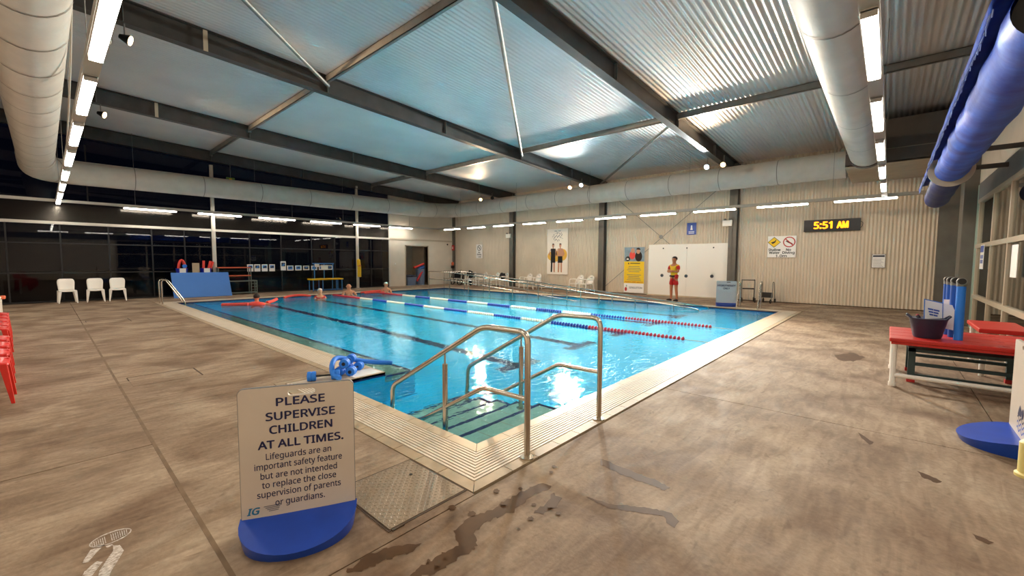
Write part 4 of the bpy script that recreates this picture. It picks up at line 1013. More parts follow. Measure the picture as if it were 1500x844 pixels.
# ------------------------------------------------------------------ things before the window wall
t = thing('foam_mat', 'large blue foam mat leaning upright before the window wall', 'mat', (2.0, 18.55, 0)); 
MB().obox((0, .22, .5), [X_, Vector((0, .42, .907)).normalized(), Vector((0, -.907, .42)).normalized()], (1.98, 1.10, .05)).build('mat_body', 'mat_blue', t, bevel=.01)
for x, lab, papers in ((1.42, 'cobalt tub of coral noodle ends behind the mat, on the left', 'a'), (2.24, 'cobalt tub of coral noodle ends behind the mat, on the right', 'b')):
    t = thing('noodle_tub', lab, 'tub', (x, 19.24, 0))
    MB().tube([(0, 0, .0), (0, 0, .7), (0, 0, 1.16), (0, 0, 1.18)], [.16, .17, .2, .205], 22).build('tub_body', 'blue_tub', t, smooth=True)
    MB().box((-.11, -.215, 1.0), (.10, -.20, 1.18)).build('notice', 'paper', t)
    if papers == 'a':
        for k in range(2):
            a = [(-.18+.04*k+ (.24-.05*k)*(1-math.cos(PI*q/10))/2, -.1+.12*k, 1.1+.42*math.sin(PI*q/10)) for q in range(11)]
            o = MB().tube(a, .042, 12).build('foam_noodle', 'coral', None, smooth=True); o.location = (x+.05, 19.26, 0); tag(o, ('front', 'rear')[k]+' coral noodle looped in the left cobalt tub', 'noodle')
        o = MB().tube([(0, 0, 0), (.0, -.1, 0)], .075, 16).build('foam_roll', 'blue_foam', None, smooth=True); o.location = (x+.07, 19.14, 1.27); tag(o, 'small blue foam roll inside the coral noodle loop', 'foam roll')
    else:
        for k, (dx, lean) in enumerate(((-.06, .03), (.08, .14), (.16, .16))):
            o = MB().tube([(0, 0, .9), (lean, 0, 1.5-.02*k)], .045, 12).build('foam_noodle', 'coral', None, smooth=True); o.location = (x+dx-.05, 19.17+.05*k, 0); tag(o, ('leftmost', 'middle', 'rightmost')[k]+' coral noodle end in the right cobalt tub', 'noodle')
o = MB().prism([(-.1, 0), (.14, 0), (.14, .03), (-.1, .03)], .9, 1.4).build('kick_board', 'cream_tile'); o.location = (1.83, 19.0, 0); tag(o, 'cream board standing between the two cobalt tubs', 'board')
# rack
t = thing('shelf_rack', 'grey tube rack with orange shelf bars beside the mat', 'rack', (3.35, 19.0, 0))
for x in (-.72, .52):
    for y in (0, .3): MB().tube([(x, y, 0), (x, y, 1.22 if y else 1.22)], .022, 8).build('upright', 'grey_frame', t)
for z, m in ((1.2, 'orange_bar'), (.84, 'orange_bar')):
    MB().box((-.72, -.03, z-.025), (.52, .3, z+.02)).build('shelf_bar', m, t)
for z in (.6, .08): MB().box((-.72, -.03, z-.025), (.75, .3, z+.02)).build('shelf', 'grey_frame', t)
for y in (0, .28): MB().tube([(.75, y, 0), (.75, y, .62)], .022, 8).build('upright', 'grey_frame', t)
for z in (.2, .33, .46): MB().tube([(.52, 0, z), (.75, 0, z)], .014, 6).build('rung', 'grey_frame', t)
# yellow topped table with blue frame
t = thing('play_table', 'yellow topped bench with light blue frame before the windows', 'table', (7.2, 18.85, 0))
MB().box((-.8, -.28, .55), (.8, .3, .62)).build('table_top', 'yellow', t, bevel=.015)
for x in (-.72, -.25, .45, .74):
    for y in (-.22, .24): MB().tube([(x, y, 0), (x, y, .56)], .025, 8).build('leg', 'light_blue', t)
for x in (-.47, .02, .48): MB().tube([(x, .22, .6), (x, .22, 1.38)], .026, 8).build('upright', 'light_blue', t)
MB().box((-.55, .19, 1.34), (.53, .25, 1.4)).build('top_bar', 'light_blue', t)
MB().box((-.5, -.25, .03), (.72, .2, .06)).build('bottom_shelf', 'light_blue', t)
for x, z, w_, h_, lab in ((-.35, 1.28, .22, .16, 'small white notice, left on the blue frame'), (.03, 1.17, .36, .24, 'larger white notice in the middle of the blue frame')):
    o = MB().box((-w_/2, -.012, -h_/2), (w_/2, .0, h_/2)).build('notice', 'paper'); o.location = (7.2+x, 19.04, z); tag(o, lab, 'notice')
# posters on the glass
PO = [(3.98, 1.17, .25, .33), (4.27, 1.17, .25, .33), (4.58, 1.17, .25, .33), (4.9, 1.17, .25, .33), (5.40, 1.26, .24, .44), (5.72, 1.15, .3, .24), (6.1, 1.15, .3, .24), (6.48, 1.15, .3, .22), (6.88, 1.15, .3, .22), (7.25, 1.15, .28, .22), (7.68, 1.16, .3, .22)]
for i, (x, z, w_, h_) in enumerate(PO):
    t = thing('window_poster', '%s small blue and white poster from the left on the dark glass' % ordn[i], 'poster', (x, YW-.07, z), 0, 'small posters on the window wall')
    MB().box((-w_/2, -.004, -h_/2), (w_/2, .004, h_/2)).build('sheet', 'paper', t, bevel=.002)
    MB().box((-w_*.36, -.006, -h_*.05 if h_ > .3 else -h_*.3), (w_*.36, -.0045, h_*.36)).build('picture', 'poster_blue' if i % 3 != 1 else 'poster_dark', t)
    MB().add([(-w_*.3, -.0065, -h_*.02), (w_*.1, -.0065, -h_*.02), (w_*.32, -.0065, h_*.2), (0, -.0065, h_*.28)], [(0, 1, 2, 3)]).build('picture_shape', 'poster_dark' if i % 3 != 1 else 'poster_blue', t)
# rescue tube on the post
t = thing('rescue_tube', 'yellow rescue float hanging on the right window post', 'rescue tube', (9.24, 19.24, .62))
MB().tube([(0, 0, 0), (0, 0, .03), (0, 0, .5), (0, 0, .66)], [.05, .10, .10, .09], 12).build('lower_half', 'yellow', t, smooth=True)
MB().tube([(-.01, 0, .6), (-.02, 0, .66), (-.04, 0, .95), (-.04, 0, 1.0)], [.09, .10, .09, .04], 12).build('upper_half', 'yellow', t, smooth=True)
MB().tube([(-.005, 0, .60), (-.005, 0, .66)], .105, 12).build('strap', 'orange_bar', t)
# storage doorway contents
t = thing('crate', 'grey blue crate full of toys in the storage doorway', 'crate', (12.95, 19.95, 0))
MB().tube([(0, 0, 0), (0, 0, .52)], [.40, .48], 4, caps=True).build('crate_body', 'crate', t); t.rotation_euler = (0, 0, PI/4*0+.75)
lumpy('foam_toys', 'dark purple foam heap on top of the grey blue crate', 'toys', (12.95, 19.95, .5), (.34, .3, .08), 'poster_dark', 4)
t = thing('toy_stack', 'bin with red and blue foam floats at the right of the storage doorway', 'bin', (13.8, 19.95, 0))
MB().tube([(0, 0, 0), (0, 0, 1.0)], [.26, .3], 18).build('bin_body', 'crate', t, smooth=True)
for k, (a, b, m) in enumerate([((-.55, -.1, 1.1), (.3, 0, 1.35), 'coral'), ((-.4, .05, 1.12), (.3, .1, 1.22), 'print_blue'), ((-.2, -.15, 1.02), (.3, 0, 1.12), 'mat_blue'), ((-.45, -.25, .25), (.05, -.22, .95), 'print_red')]):
    MB().tube([a, b], .07, 10).build('foam_float', m, t, smooth=True)
o = MB().box((-.03, -.03, -.03), (.03, .03, .03)).build('wall_switch', 'paper'); o.location = (11.65, YW-.03, 1.35); tag(o, 'small white switch on the cream wall left of the doorway', 'switch')

# wheelchair near the corner
t = thing('wheelchair', 'dark folding wheelchair parked at the corner column', 'wheelchair', (15.7, 18.6, 0), -1.9)
def torus(c, R_, r_, ax='y', n=26):
    pts = []
    for k in range(n+1):
        a = 2*PI*k/n; pts.append((c[0]+R_*math.cos(a), c[1], c[2]+R_*math.sin(a)) if ax == 'y' else (c[0], c[1]+R_*math.cos(a), c[2]+R_*math.sin(a)))
    return MB().tube(pts, r_, 6, caps=False)
for s in (-.28, .28):
    w_ = torus((0, s, .3), .29, .018).build('wheel', 'rubber', t, smooth=True); mb = MB()
    for k in range(8): a = 2*PI*k/8; mb.tube([(0, s, .3), (.28*math.cos(a), s, .3+.28*math.sin(a))], .004, 4)
    mb.build('spokes', 'steel', w_)
    torus((-.42, s*.8, .09), .085, .02).build('caster', 'rubber', t, smooth=True)
    MB().tube([(-.42, s*.8, .12), (-.4, s*.8, .46), (.15, s*.8, .46), (.15, s*.8, .95), (.3, s*.8, .95)], .014, 6).build('frame_tube', 'galv', t)
    MB().tube([(-.3, s*.8, .46), (-.3, s*.8, .68), (.15, s*.8, .68)], .014, 6).build('armrest', 'black', t)
MB().box((-.4, -.22, .44), (.15, .22, .5)).build('seat', 'black_cloth', t, bevel=.01); MB().box((.13, -.22, .5), (.17, .22, .9)).build('backrest', 'black_cloth', t, bevel=.01)
MB().box((-.62, -.2, .1), (-.45, .2, .12)).build('footrest', 'black', t)
t = thing('pool_wheelchair', 'second grey tube wheelchair next to the corner column', 'wheelchair', (15.6, 18.0, 0), -1.2)
for s in (-.24, .24):
    torus((0, s, .2), .19, .022).build('wheel', 'rubber', t, smooth=True); MB().tube([(-.5, s, .1), (-.4, s, .42), (.12, s, .42), (.2, s, .78)], .016, 6).build('frame_tube', 'frame_white', t)
MB().box((-.36, -.24, .41), (.12, .24, .45)).build('seat', 'black_cloth', t); MB().box((.12, -.24, .46), (.18, .24, .72)).build('backrest', 'black_cloth', t)
# walking frames at the right
t = thing('walking_frame', 'folded grey walking frame leaning at the corrugated wall, right of the blue sign', 'walker', (16.0, 1.55, 0), .3)
for s in (-.22, .22):
    MB().tube(fillet([(-.25, s, .06), (-.1, s, .55), (-.08, s, .86), (.12, s, .88), (.1, s, .6), (.28, s, .06)], .06), .014, 8).build('frame_tube', 'galv', t, smooth=True)
    for x in (-.25, .28): torus((x, s, .09), .075, .022).build('wheel', 'rubber', t, smooth=True)
MB().box((-.08, -.2, .5), (.1, .2, .54)).build('seat', 'black_cloth', t, bevel=.01); MB().tube([(-.08, -.22, .86), (-.08, .22, .86)], .016, 8).build('back_bar', 'black', t)
t = thing('walking_frame', 'second walking frame with black basket, just right of the folded one', 'walker', (16.1, .92, 0), -.1)
for s in (-.2, .2):
    MB().tube(fillet([(-.25, s, .06), (-.05, s, .5), (-.05, s, .8), (.1, s, .8), (.26, s, .06)], .06), .013, 8).build('frame_tube', 'galv', t, smooth=True)
    for x in (-.25, .26): torus((x, s, .08), .065, .02).build('wheel', 'rubber', t, smooth=True)
MB().box((-.06, -.18, .2), (.08, .18, .4)).build('basket', 'black', t, bevel=.01)

# ------------------------------------------------------------------ things on the corrugated wall
XF = XW-.045
def wall_board(name, label, cat, y0, y1, z0, z1, m, th=.02, bevel=.002):
    """y0 > y1: left to right in the picture; local x runs to the right, local z up, faces -X"""
    t = thing(name, label, cat, (XF-th, (y0+y1)/2, z0), -PI/2)
    w_ = y0-y1; h = z1-z0; MB().box((-w_/2, 0, 0), (w_/2, th, h)).build('panel', m, t, bevel=bevel); return t, w_, h
def flat(t, name, m, pts, y=-.001): return MB().add([(x, y, z) for x, z in pts], [tuple(range(len(pts)))]).build(name, m, t)
def ell(cx, cz, a, b, n=20, a0=0, a1=2*PI): return [(cx+a*math.cos(a0+(a1-a0)*k/n), cz+b*math.sin(a0+(a1-a0)*k/n)) for k in range(n)]
# big white board (four sheets)
t = thing('white_board', 'large white board standing behind the lifeguard', 'board', (XF-.06, 4.12, 0), -PI/2)
for k in range(2): MB().box((-1.74+1.74*k+.002, 0, .03), (-1.74+1.74*(k+1)-.002, .03, 2.34)).build('panel', 'white_plastic', t, bevel=.003)
MB().box((-1.78, -.01, 0), (1.76, .06, .05)).build('board_foot', 'cream_tile', t)
for x, z in ((-1.08, .93), (0, .93), (1.07, .95)):
    r_ = MB().tube([(x, -.012, z), (x, .0, z)], .075, 18).build('ring', 'galv', t); MB().tube([(x, -.016, z), (x, -.011, z)], .05, 14).build('ring_core', 'poster_dark', r_)
for x in (-1.05, 0, 1.1): MB().tube([(x, -.012, 2.16), (x, 0, 2.16)], .03, 10).build('fixing', 'black', t)
# 1.0 m sign
t, w_, h = wall_board('wall_sign', 'white Shallow Water No Diving 1.0m sign on the corrugated wall', 'sign', 1.05, .12, 1.74, 2.56, 'paper')
flat(t, 'warning_edge', 'black', [(-.25, h-.44), (-.03, h-.235), (-.25, h-.03), (-.47, h-.235)][::1], -.0008)
flat(t, 'warning_diamond', 'poster_yellow', [(-.25, h-.415), (-.05, h-.235), (-.25, h-.055), (-.45, h-.235)], -.002)
flat(t, 'warning_figure', 'black', [(-.36, h-.24), (-.24, h-.2), (-.2, h-.14), (-.18, h-.15), (-.22, h-.25), (-.3, h-.3)], -.003)
for a_, b_, m in ((.20, .20, 'print_red'), (.165, .165, 'paper')): flat(t, 'prohibition_ring' if m != 'paper' else 'prohibition_field', m, ell(.24, h-.235, a_, b_), -.001 if m != 'paper' else -.002)
flat(t, 'diver_figure', 'black', [(.13, h-.18), (.26, h-.23), (.36, h-.3), (.34, h-.33), (.22, h-.27), (.12, h-.2)], -.003)
flat(t, 'prohibition_bar', 'print_red', [(.11, h-.13), (.13, h-.1), (.37, h-.34), (.35, h-.37)], -.004)
for s, x, z, wd in (('Shallow', -.23, .25, .40), ('Water', -.23, .14, .35), ('No', .23, .25, .15), ('Diving', .23, .14, .38), ('1.0m', 0, .015, .36)): text(s, 'lettering', 'black', t, (x, -.002, z), X_, Z_, .125, bold=.005, width=wd)
# clock
t, w_, h = wall_board('led_clock', 'black LED clock reading 5:51 AM in orange', 'clock', -.1, -1.72, 2.68, 3.10, 'black', .09, .004)
text('5:51', 'digits', 'led', t, (-.24, -.003, .10), X_, Z_, .33, bold=.016, width=.52); text('AM', 'digits', 'led', t, (.32, -.003, .10), X_, Z_, .31, bold=.018, width=.30)
MB().tube([(w_/2-.25, .04, h), (w_/2-.25, .04, h+.45)], .006, 5).tube([(-w_/2+.3, .04, h), (-w_/2+.3, .04, h+.45)], .006, 5).build('hanger', 'galv', t)
MB().tube(fillet([(w_/2, .05, .3), (w_/2+.06, .03, .26), (w_/2+.05, .02, .15), (w_/2, .05, .08)], .03), .008, 6).build('cable', 'black', t)
# paper notice
t, w_, h = wall_board('wall_notice', 'small framed paper notice right of the clock end', 'notice', -2.06, -2.42, 1.38, 1.85, 'galv', .015)
MB().box((-w_/2+.015, -.002, .015), (w_/2-.015, 0, h-.015)).build('sheet', 'paper', t); MB().box((-w_/2+.03, -.004, h-.1), (w_/2-.03, -.002, h-.04)).build('title_bar', 'poster_dark', t)
for k in range(7): MB().box((-w_/2+.04, -.004, .05+.042*k), (w_/2-.05-.03*(k % 3), -.0022, .058+.042*k)).build('text_line', 'logo_grey', t)
# blue sign
t, w_, h = wall_board('wall_sign', 'small blue sign with white figure above the white board', 'sign', 4.16, 3.77, 2.74, 3.25, 'print_blue')
flat(t, 'pictogram', 'paper', ell(0, h-.14, .035, .035)); flat(t, 'pictogram', 'paper', [(-.05, .2), (.05, .2), (.03, .34), (-.03, .34)])
for z in (.05, .11): flat(t, 'text_line', 'paper', [(-.12, z), (.12, z), (.12, z+.03), (-.12, z+.03)])
# no-diving notice far
t, w_, h = wall_board('wall_sign', 'white no fishing style round symbol notice between the first two columns', 'sign', 17.62, 17.04, 1.72, 2.62, 'paper')
t['label'] = 'white notice with crossed round symbol between the first two columns'
flat(t, 'prohibition_ring', 'black', ell(0, .66, .18, .18)); flat(t, 'prohibition_field', 'paper', ell(0, .66, .14, .14), -.002); flat(t, 'prohibition_bar', 'black', [(-.12, .76), (-.1, .79), (.12, .56), (.1, .53)], -.003)
flat(t, 'diver_figure', 'black', [(-.09, .68), (.02, .7), (.1, .66), (.0, .63)], -.003)
for s, z, x in (('No', .33, 0), ('Diving', .2, 0), ('1.0m', .05, .03)): text(s, 'lettering', 'black', t, (x, -.002, z), X_, Z_, .13, bold=.005)
# tall banner with two swimmers
t, w_, h = wall_board('wall_banner', 'tall cream banner with two standing swimmers in black', 'banner', 11.82, 10.42, .83, 3.33, 'poster_cream', .02)
flat(t, 'yellow_patch', 'poster_amber', ell(-.15, 1.0, .52, .3), -.001); flat(t, 'yellow_patch', 'poster_amber', ell(.35, 1.08, .3, .32), -.0012)
for k in range(15):
    an = 2*PI*k/15; cx_, cz_ = .3*math.cos(an), 2.07+.2*math.sin(an); l_ = .05+.02*(k % 3); u_ = an+.8*(k % 2)
    flat(t, 'emblem_stroke', 'poster_dark', [(cx_-l_*math.cos(u_), cz_-l_*math.sin(u_)), (cx_-l_*math.cos(u_)+.03, cz_-l_*math.sin(u_)), (cx_+l_*math.cos(u_)+.03, cz_+l_*math.sin(u_)), (cx_+l_*math.cos(u_), cz_+l_*math.sin(u_))], -.002)
for k in range(7): flat(t, 'emblem_stroke', 'logo_grey', [(-.2+.06*k, 2.0+.05*(k % 3)), (-.16+.06*k, 2.0+.05*(k % 3)), (-.15+.06*k, 2.08+.04*(k % 3)), (-.19+.06*k, 2.08+.04*(k % 3))], -.002)
for x0_ in (-.2, .05): flat(t, 'text_line', 'logo_grey', [(x0_, 2.36), (x0_+.17, 2.36), (x0_+.17, 2.39), (x0_, 2.39)], -.002)
def printed_person(t, cx, suit, skin, female, leg_dark):
    z0 = .12
    flat(t, 'printed_leg', 'black' if leg_dark else skin, [(cx-.16, z0), (cx-.06, z0), (cx-.03, z0+.6), (cx-.14, z0+.6)], -.002)
    flat(t, 'printed_leg', skin, [(cx+.04, z0), (cx+.13, z0), (cx+.13, z0+.6), (cx+.02, z0+.6)], -.002)
    flat(t, 'printed_torso', 'black' if female else skin, [(cx-.14, z0+.8), (cx+.14, z0+.8), (cx+.16, z0+1.3), (cx-.16, z0+1.3)], -.003)
    flat(t, 'printed_shorts', 'black', [(cx-.16, z0+.52), (cx+.16, z0+.52), (cx+.15, z0+.88), (cx-.15, z0+.88)], -.004)
    flat(t, 'printed_arm', skin, [(cx-.16, z0+1.28), (cx-.2, z0+1.25), (cx-.3, z0+1.0), (cx-.18, z0+.85), (cx-.15, z0+.9), (cx-.22, z0+1.02)], -.002)
    flat(t, 'printed_arm', skin, [(cx+.16, z0+1.28), (cx+.15, z0+.9), (cx+.18, z0+.85), (cx+.3, z0+1.0), (cx+.2, z0+1.25)][::1], -.002)
    flat(t, 'printed_head', skin, ell(cx, z0+1.47, .075, .1), -.003); flat(t, 'printed_hair', 'hair_dark', ell(cx, z0+1.51, .08, .07, 12, 0, PI), -.004)
    flat(t, 'printed_neck', skin, [(cx-.04, z0+1.28), (cx+.04, z0+1.28), (cx+.04, z0+1.4), (cx-.04, z0+1.4)], -.0025)
printed_person(t, -.28, 'black', 'printed_skin' if 0 else 'poster_skin', True, True); printed_person(t, .2, 'black', 'poster_skin', False, False)
# yellow safety banner
t, w_, h = wall_board('wall_banner', 'yellow safety banner with a photo on top and SINGLETON below', 'banner', 7.1, 6.08, .06, 2.24, 'paper', .025)
MB().box((-w_/2, -.002, .45), (w_/2, 0, 1.5)).build('yellow_field', 'poster_yellow', t); MB().box((-w_/2, -.002, 1.5), (w_/2, 0, h)).build('photo_field', 'poster_sea', t)
flat(t, 'printed_child', 'coral', ell(-.1, 1.8, .15, .2), -.003); flat(t, 'printed_child', 'poster_skin', ell(-.08, 2.02, .1, .12), -.004); flat(t, 'printed_adult', 'hair_dark', ell(.22, 1.74, .18, .24), -.003); flat(t, 'printed_adult', 'poster_skin', ell(.2, 1.98, .09, .12), -.004); flat(t, 'printed_hair', 'hair_dark', ell(.2, 2.05, .11, .1, 14, 0, PI), -.005)
flat(t, 'round_badge', 'black', ell(-.33, 1.63, .12, .12), -.003); flat(t, 'badge_wave', 'paper', [(-.4, 1.58), (-.27, 1.58), (-.3, 1.66), (-.33, 1.62), (-.36, 1.68)], -.004)
flat(t, 'text_line', 'black', [(-.2, 1.39), (.3, 1.39), (.3, 1.43), (-.2, 1.43)], -.003); flat(t, 'warning_mark', 'black', [(-.32, 1.37), (-.24, 1.37), (-.28, 1.46)], -.003)
for k in range(9):
    if k == 4: continue
    wd = .36-.04*(k % 3); flat(t, 'text_line', 'logo_grey', [(-wd, .6+.08*k), (wd, .6+.08*k), (wd, .625+.08*k), (-wd, .625+.08*k)], -.003)
text('ALWAYS KEEP WATCH', 'lettering', 'print_red', t, (0, -.003, .49), X_, Z_, .07, bold=.003, width=.9)
text('SINGLETON', 'lettering', 'logo_grey', t, (.1, -.003, .2), X_, Z_, .12, bold=.003, width=.66); flat(t, 'red_mark', 'print_red', ell(-.4, .16, .06, .1), -.003); flat(t, 'green_mark', 'green_strip', ell(-.37, .32, .03, .05), -.003)
# emergency light boxes on the columns, exit sign, orange ring
for y, z, lab in ((14.52, 3.05, 'white emergency light box on the second column'), (2.45, 3.13, 'white emergency light box on the column beside the white board')):
    t = thing('emergency_light', lab, 'light box', (XW-.34, y, z)); MB().box((-.06, -.18, -.12), (.04, .18, .12)).build('box_body', 'white_plastic', t, bevel=.01)
    for s in (-.1, .1): MB().sphere((-.02, s, .15), (.05, .05, .04), 10, 6).build('lamp_head', 'galv', t)
    MB().box((.0, -.05, -.05), (.30, .05, .05)).build('mount', 'galv', t)
t = thing('exit_sign', 'small red sign on the corner column', 'sign', (XW-.55, YW-.1, 2.25), -PI/2); MB().box((-.14, 0, 0), (.14, .03, .34)).build('panel', 'print_red', t); flat(t, 'pictogram', 'paper', [(-.04, .08), (.04, .08), (.03, .26), (-.03, .26)], -.002)
t = thing('orange_beacon', 'orange lamp on the corner column above the wheelchairs', 'beacon', (XW-.56, YW-.1, 1.25)); MB().sphere((0, 0, .1), (.09, .09, .13), 14, 8).build('lens', 'orange_bar', t, smooth=True); MB().box((-.08, -.08, -.2), (.08, .08, -.03)).build('beacon_base', 'black', t)
t = thing('security_camera', 'small dark camera near the top of the corner wall', 'camera', (15.6, YW-.1, 2.62)); MB().sphere((0, 0, 0), .05, 12, 8).build('dome', 'black', t, smooth=True); MB().box((-.03, 0, 0), (.03, .1, .04)).build('mount', 'white_plastic', t)
# hydrotherapy sign (floor standing)
a = Vector((13.27, 1.99, 0)); b = Vector((13.49, 1.38, 0)); rx = (b-a).normalized()
t = thing('floor_sign', 'pale HYDROTHERAPY ONLY floor sign on a blue base', 'sign', tuple((a+b)/2+Vector((.18, 0, 0))), math.atan2(rx.y, rx.x))
plate('sign_panel', 'pale_sign', t, rrect(.64, .80, .03, 6, 0, .49), rrect(.12, .03, .0145, 6, .06, .85), -.012, .012)
dbase(t, .66, .2, .13); MB().box((-.32, .012, 0), (.32, .1, .1)).build('base_back', 'base_blue', t)
text('HYDROTHERAPY', 'lettering', 'navy_ink', t, (0, -.0135, .70), X_, Z_, .085, bold=.003, width=.56); text('ONLY', 'lettering', 'navy_ink', t, (0, -.0135, .60), X_, Z_, .085, bold=.003, width=.2)
# notices on the office windows
for x, z, lab in ((11.1, 1.85, 'purple and white poster on the office window nearest the pier'), (7.9, 1.75, 'white notice on the office window at the right edge')):
    t = thing('window_notice', lab, 'notice', (x, YF+.055, z)); MB().box((-.22, -.004, -.42), (.22, .004, .1)).build('sheet', 'paper', t)
    if x > 9:
        MB().box((-.2, .004, -.06), (.2, .006, .08)).build('title_bar', 'print_blue', t)
        for i in range(2):
            for j in range(3): MB().box((-.17+.12*j, .004, -.2-.1*i), (-.09+.12*j, .006, -.12-.1*i)).build('picture', 'print_blue', t)

# ------------------------------------------------------------------ people
def skin_mesh(name, J, E, mt, parent, sub=1, root=0):
    me = bpy.data.meshes.new(name); me.from_pydata([j[0] for j in J], E, []); o = bpy.data.objects.new(name, me); C.objects.link(o)
    if parent: o.parent = parent
    me.materials.append(M[mt])
    s = o.modifiers.new('skin', 'SKIN'); s.use_smooth_shade = True; s.branch_smoothing = .4
    lay = me.skin_vertices[0].data if me.skin_vertices else None
    if lay is None:
        bm = bmesh.new(); bm.from_mesh(me); bm.verts.layers.skin.verify(); bm.to_mesh(me); bm.free(); lay = me.skin_vertices[0].data
    for i, j in enumerate(J):
        r = j[1]; lay[i].radius = (r, r) if not isinstance(r, tuple) else r; lay[i].use_root = (i == root)
    u = o.modifiers.new('sub', 'SUBSURF'); u.levels = sub; u.render_levels = sub
    return o
def person(label, loc, rz, drop=0, arms='down', skin='skin', hair='hair_white', bald=False, top=None, bottom='poster_dark', guard=False, wide=0):
    t = thing('person', label, 'person', loc, rz); d = drop
    J = []; E = []
    def j(p, r, prev=None):
        J.append(((p[0], p[1], p[2]), r)); 
        if prev is not None: E.append((prev, len(J)-1))
        return len(J)-1
    pel = j((0, 0, .95-d), .125); wa = j((0, 0, 1.10-d), .118, pel); ch = j((0, .0, 1.27-d), .145, wa); uc = j((0, .01, 1.40-d), .11, ch)
    nk = j((0, .0, 1.49-d), .056, uc); jw = j((0, -.02, 1.56-d), .072, nk); hd = j((0, -.005, 1.645-d), .088, jw); tp = j((0, 0, 1.70-d), .062, hd)
    for s in (-1, 1):
        sh = j((s*.165, .01, 1.405-d), .062, uc)
        if arms == 'crossed':
            el = j((s*.25, -.06, 1.16-d), .044, sh); wr = j((s*.02, -.215, 1.18-d+.02*s), .031, el); hn = j((-s*.08, -.20, 1.20-d+.02*s), .034, wr); fdir = Vector((-s*.9, .25, .1))
        elif arms == 'chest':
            el = j((s*.27, -.12, 1.18-d), .044, sh); wr = j((s*.10, -.24, 1.24-d), .032, el); hn = j((s*.04, -.25, 1.29-d), .034, wr); fdir = Vector((-s*.6, -.1, .8))
        elif arms == 'wide':
            el = j((s*.44, -.02, 1.33-d), .042, sh); wr = j((s*.68, -.1, 1.30-d), .03, el); hn = j((s*.75, -.12, 1.30-d), .032, wr); fdir = Vector((s, -.2, -.1))
        else:
            el = j((s*.24, .02, 1.13-d), .044, sh); wr = j((s*.27, -.06, .90-d), .031, el); hn = j((s*.27, -.08, .83-d), .034, wr); fdir = Vector((0, -.2, -1))
        fdir.normalize(); hp = Vector(J[hn][0]); side = fdir.cross(Vector((0, 1, 0))).normalized(); 
        for k, ln in enumerate((.06, .07, .075, .065)):
            b_ = hp+side*(.025-.0165*k)+fdir*.03; a1 = j(tuple(b_), .009, hn); a2 = j(tuple(b_+fdir*ln*.55+Vector((0, .008, -.004))), .008, a1); j(tuple(b_+fdir*ln+Vector((0, .02, -.01))), .007, a2)
        th = j(tuple(hp+side*.035+Vector((0, 0, 0))), .010, hn); j(tuple(hp+side*.055+fdir*.03), .008, th)
        hip = j((s*.09, 0, .90-d), .098, pel); kf = min(.42, d*1.0)
        kn = j((s*.12, -kf, .50-d*.5), .058, hip); cf = j((s*.13, -kf*.5+.02, .32-d*.3), .054, kn); an = j((s*.145, .03, .09), .038, cf); j((s*.17, -.13, .035), .034, an)
    body = skin_mesh('body', J, E, skin, t, 2)
    H_ = 1.645-d
    # face
    MB().sphere((0, -.004, H_), (.083, .097, .112), 18, 14).build('head', skin, t, smooth=True)
    MB().tube([(0, -.088, H_+.005), (0, -.108, H_-.022)], [.008, .016], 8).build('nose', skin, t, smooth=True)
    for s in (-1, 1):
        MB().sphere((s*.031, -.084, H_+.008), (.012, .006, .008), 8, 6).build('eye', 'eye', t, smooth=True); MB().sphere((s*.088, .0, H_-.005), (.012, .02, .03), 8, 6).build('ear', skin, t, smooth=True)
    MB().sphere((0, -.083, H_-.05), (.024, .008, .006), 8, 6).build('mouth', 'lip', t, smooth=True)
    if not bald:
        mb = MB(); mb.sphere((0, .012, H_+.03), (.101, .108, .092), 18, 12); mb.v = [(x, y, z) if not (y < -.04 and z < H_+.05) else (x, y+.05, max(z, H_+.03)) for x, y, z in mb.v]; mb.build('hair', hair, t, smooth=True)
    else:
        mb = MB(); mb.tube([(.078*math.cos(a), .006+.09*math.sin(a), H_-.01) for a in [PI*k/10 for k in range(11)]], [.006+.012*math.sin(PI*k/10) for k in range(11)], 6); mb.build('hair', hair, t, smooth=True)
    if top:
        k = .012
        Jt = [((0, 0, .98-d), .128+k), ((0, 0, 1.10-d), .12+k), ((0, 0, 1.27-d), .147+k), ((0, .01, 1.40-d), .112+k)]; Et = [(0, 1), (1, 2), (2, 3)]
        if guard or arms == 'chest':
            for s in (-1, 1):
                b_ = len(Jt); Jt += [((s*.165, .01, 1.405-d), .075), ((s*.225, -.03, 1.25-d), .062)]; Et += [(3, b_), (b_, b_+1)]
        skin_mesh('shirt', Jt, Et, top, t, 2)
    if guard:
        for s in (-1, 1): skin_mesh('sleeve', [((s*.17, .01, 1.42), .079), ((s*.235, -.035, 1.23), .064)], [(0, 1)], 'uniform_red', t, 2)
    if bottom:
        Jb = [((0, 0, .97-d), .135), ((0, 0, .90-d), .13)]; Eb = [(0, 1)]
        for s in (-1, 1):
            b_ = len(Jb); kf = min(.42, d); Jb += [((s*.092, 0, .87-d), .112), ((s*.108, -kf*.6, .62-d*.7), .095)]; Eb += [(1, b_), (b_, b_+1)]
        skin_mesh('shorts', Jb, Eb, bottom, t, 2)
    if guard:
        mb = MB(); mb.tube([(.15*math.cos(a), .145*math.sin(a), 1.0) for a in [2*PI*k/24 for k in range(25)]], .028, 8, caps=False); mb.build('belt', 'black', t, smooth=True)
        MB().box((.13, -.12, .9), (.2, .02, 1.06)).build('hip_pouch', 'uniform_red', t, bevel=.02); MB().tube([(.06, -.15, 1.0), (.1, -.16, .8)], .012, 6).build('strap', 'black', t)
        for s in (-1, 1): skin_mesh('shoe', [((s*.145, .06, .055), .065), ((s*.158, -.04, .05), .06), ((s*.17, -.18, .042), .052)], [(0, 1), (1, 2)], 'shoe', t, 2)
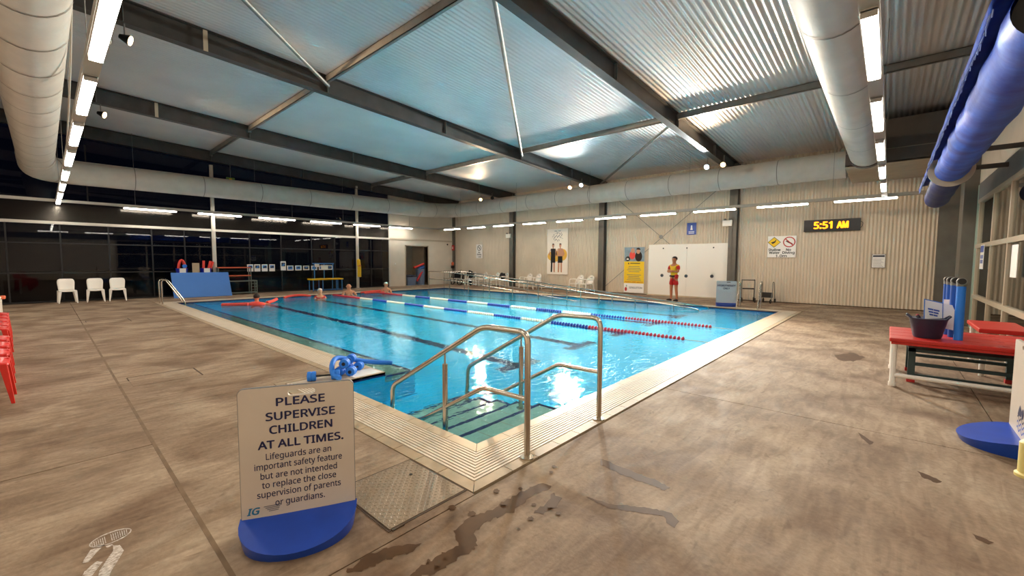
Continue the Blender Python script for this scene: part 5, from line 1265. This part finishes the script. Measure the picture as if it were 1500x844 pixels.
    if wide: t.scale = (wide, 1.1, 1)
    return t
person('lifeguard in yellow shirt and red shorts standing with folded arms', (14.05, 3.72, 0), -PI/2-.35, 0, 'crossed', 'skin_tan', 'hair_dark', False, 'uniform_yellow', 'uniform_red', True)
person('dark haired swimmer seen from behind, chest deep between red foam arms', (2.63, 14.2, D), 2.86, .27, 'wide', 'skin_tan', 'hair_dark', False, 'swim_red', 'swim_red')
person('white haired swimmer in a red top near the pool end', (5.35, 15.3, D), -.3, .25, 'chest', 'skin', 'hair_white', False, 'swim_red', 'swim_red')
person('bald bare shouldered swimmer with hands before his chest', (6.95, 15.95, D), -.3, .15, 'chest', 'skin', 'hair_white', True, None, 'poster_dark', wide=1.22)
person('white haired swimmer holding red noodles by the pool end, rightmost swimmer', (8.75, 15.75, D), -.5, .12, 'chest', 'skin', 'hair_white', False, None, 'swim_red')
def noodle(label, pts, r=.035, m='coral'):
    P = smooth_path(pts); t = thing('foam_noodle', label, 'noodle', tuple(P[0])); MB().tube([p-P[0] for p in P], r, 12).build('noodle_body', m, t, smooth=True)
noodle('red noodle arm floating left of the dark haired swimmer', [(1.70, 14.65, -.02), (2.0, 14.25, .0), (2.3, 14.0, .01)], .06)
noodle('red noodle arm floating right of the dark haired swimmer', [(2.95, 14.15, .01), (3.2, 14.4, .02), (3.5, 14.85, .05)], .055)
t = thing('float_ring', 'red foam float around the back of the dark haired swimmer', 'float', (2.55, 14.02, -.02)); MB().sphere((0, 0, 0), (.32, .18, .1), 18, 10).build('float_body', 'coral', t, smooth=True); t.rotation_euler = (0, 0, -.8)
noodle('red noodle curled by the pool end near the white haired swimmer', [(4.25, 16.2, -.02), (4.6, 16.3, .03), (5.0, 16.3, .03), (5.35, 16.25, -.02)], .05)
noodle('front red noodle floating before the rightmost swimmer', [(7.75, 16.0, -.02), (8.2, 15.85, .0), (8.75, 15.55, .0)], .05)
noodle('rear red noodle floating beside the rightmost swimmer', [(7.7, 16.25, .0), (8.2, 16.15, .04), (8.75, 16.05, .05)], .05)
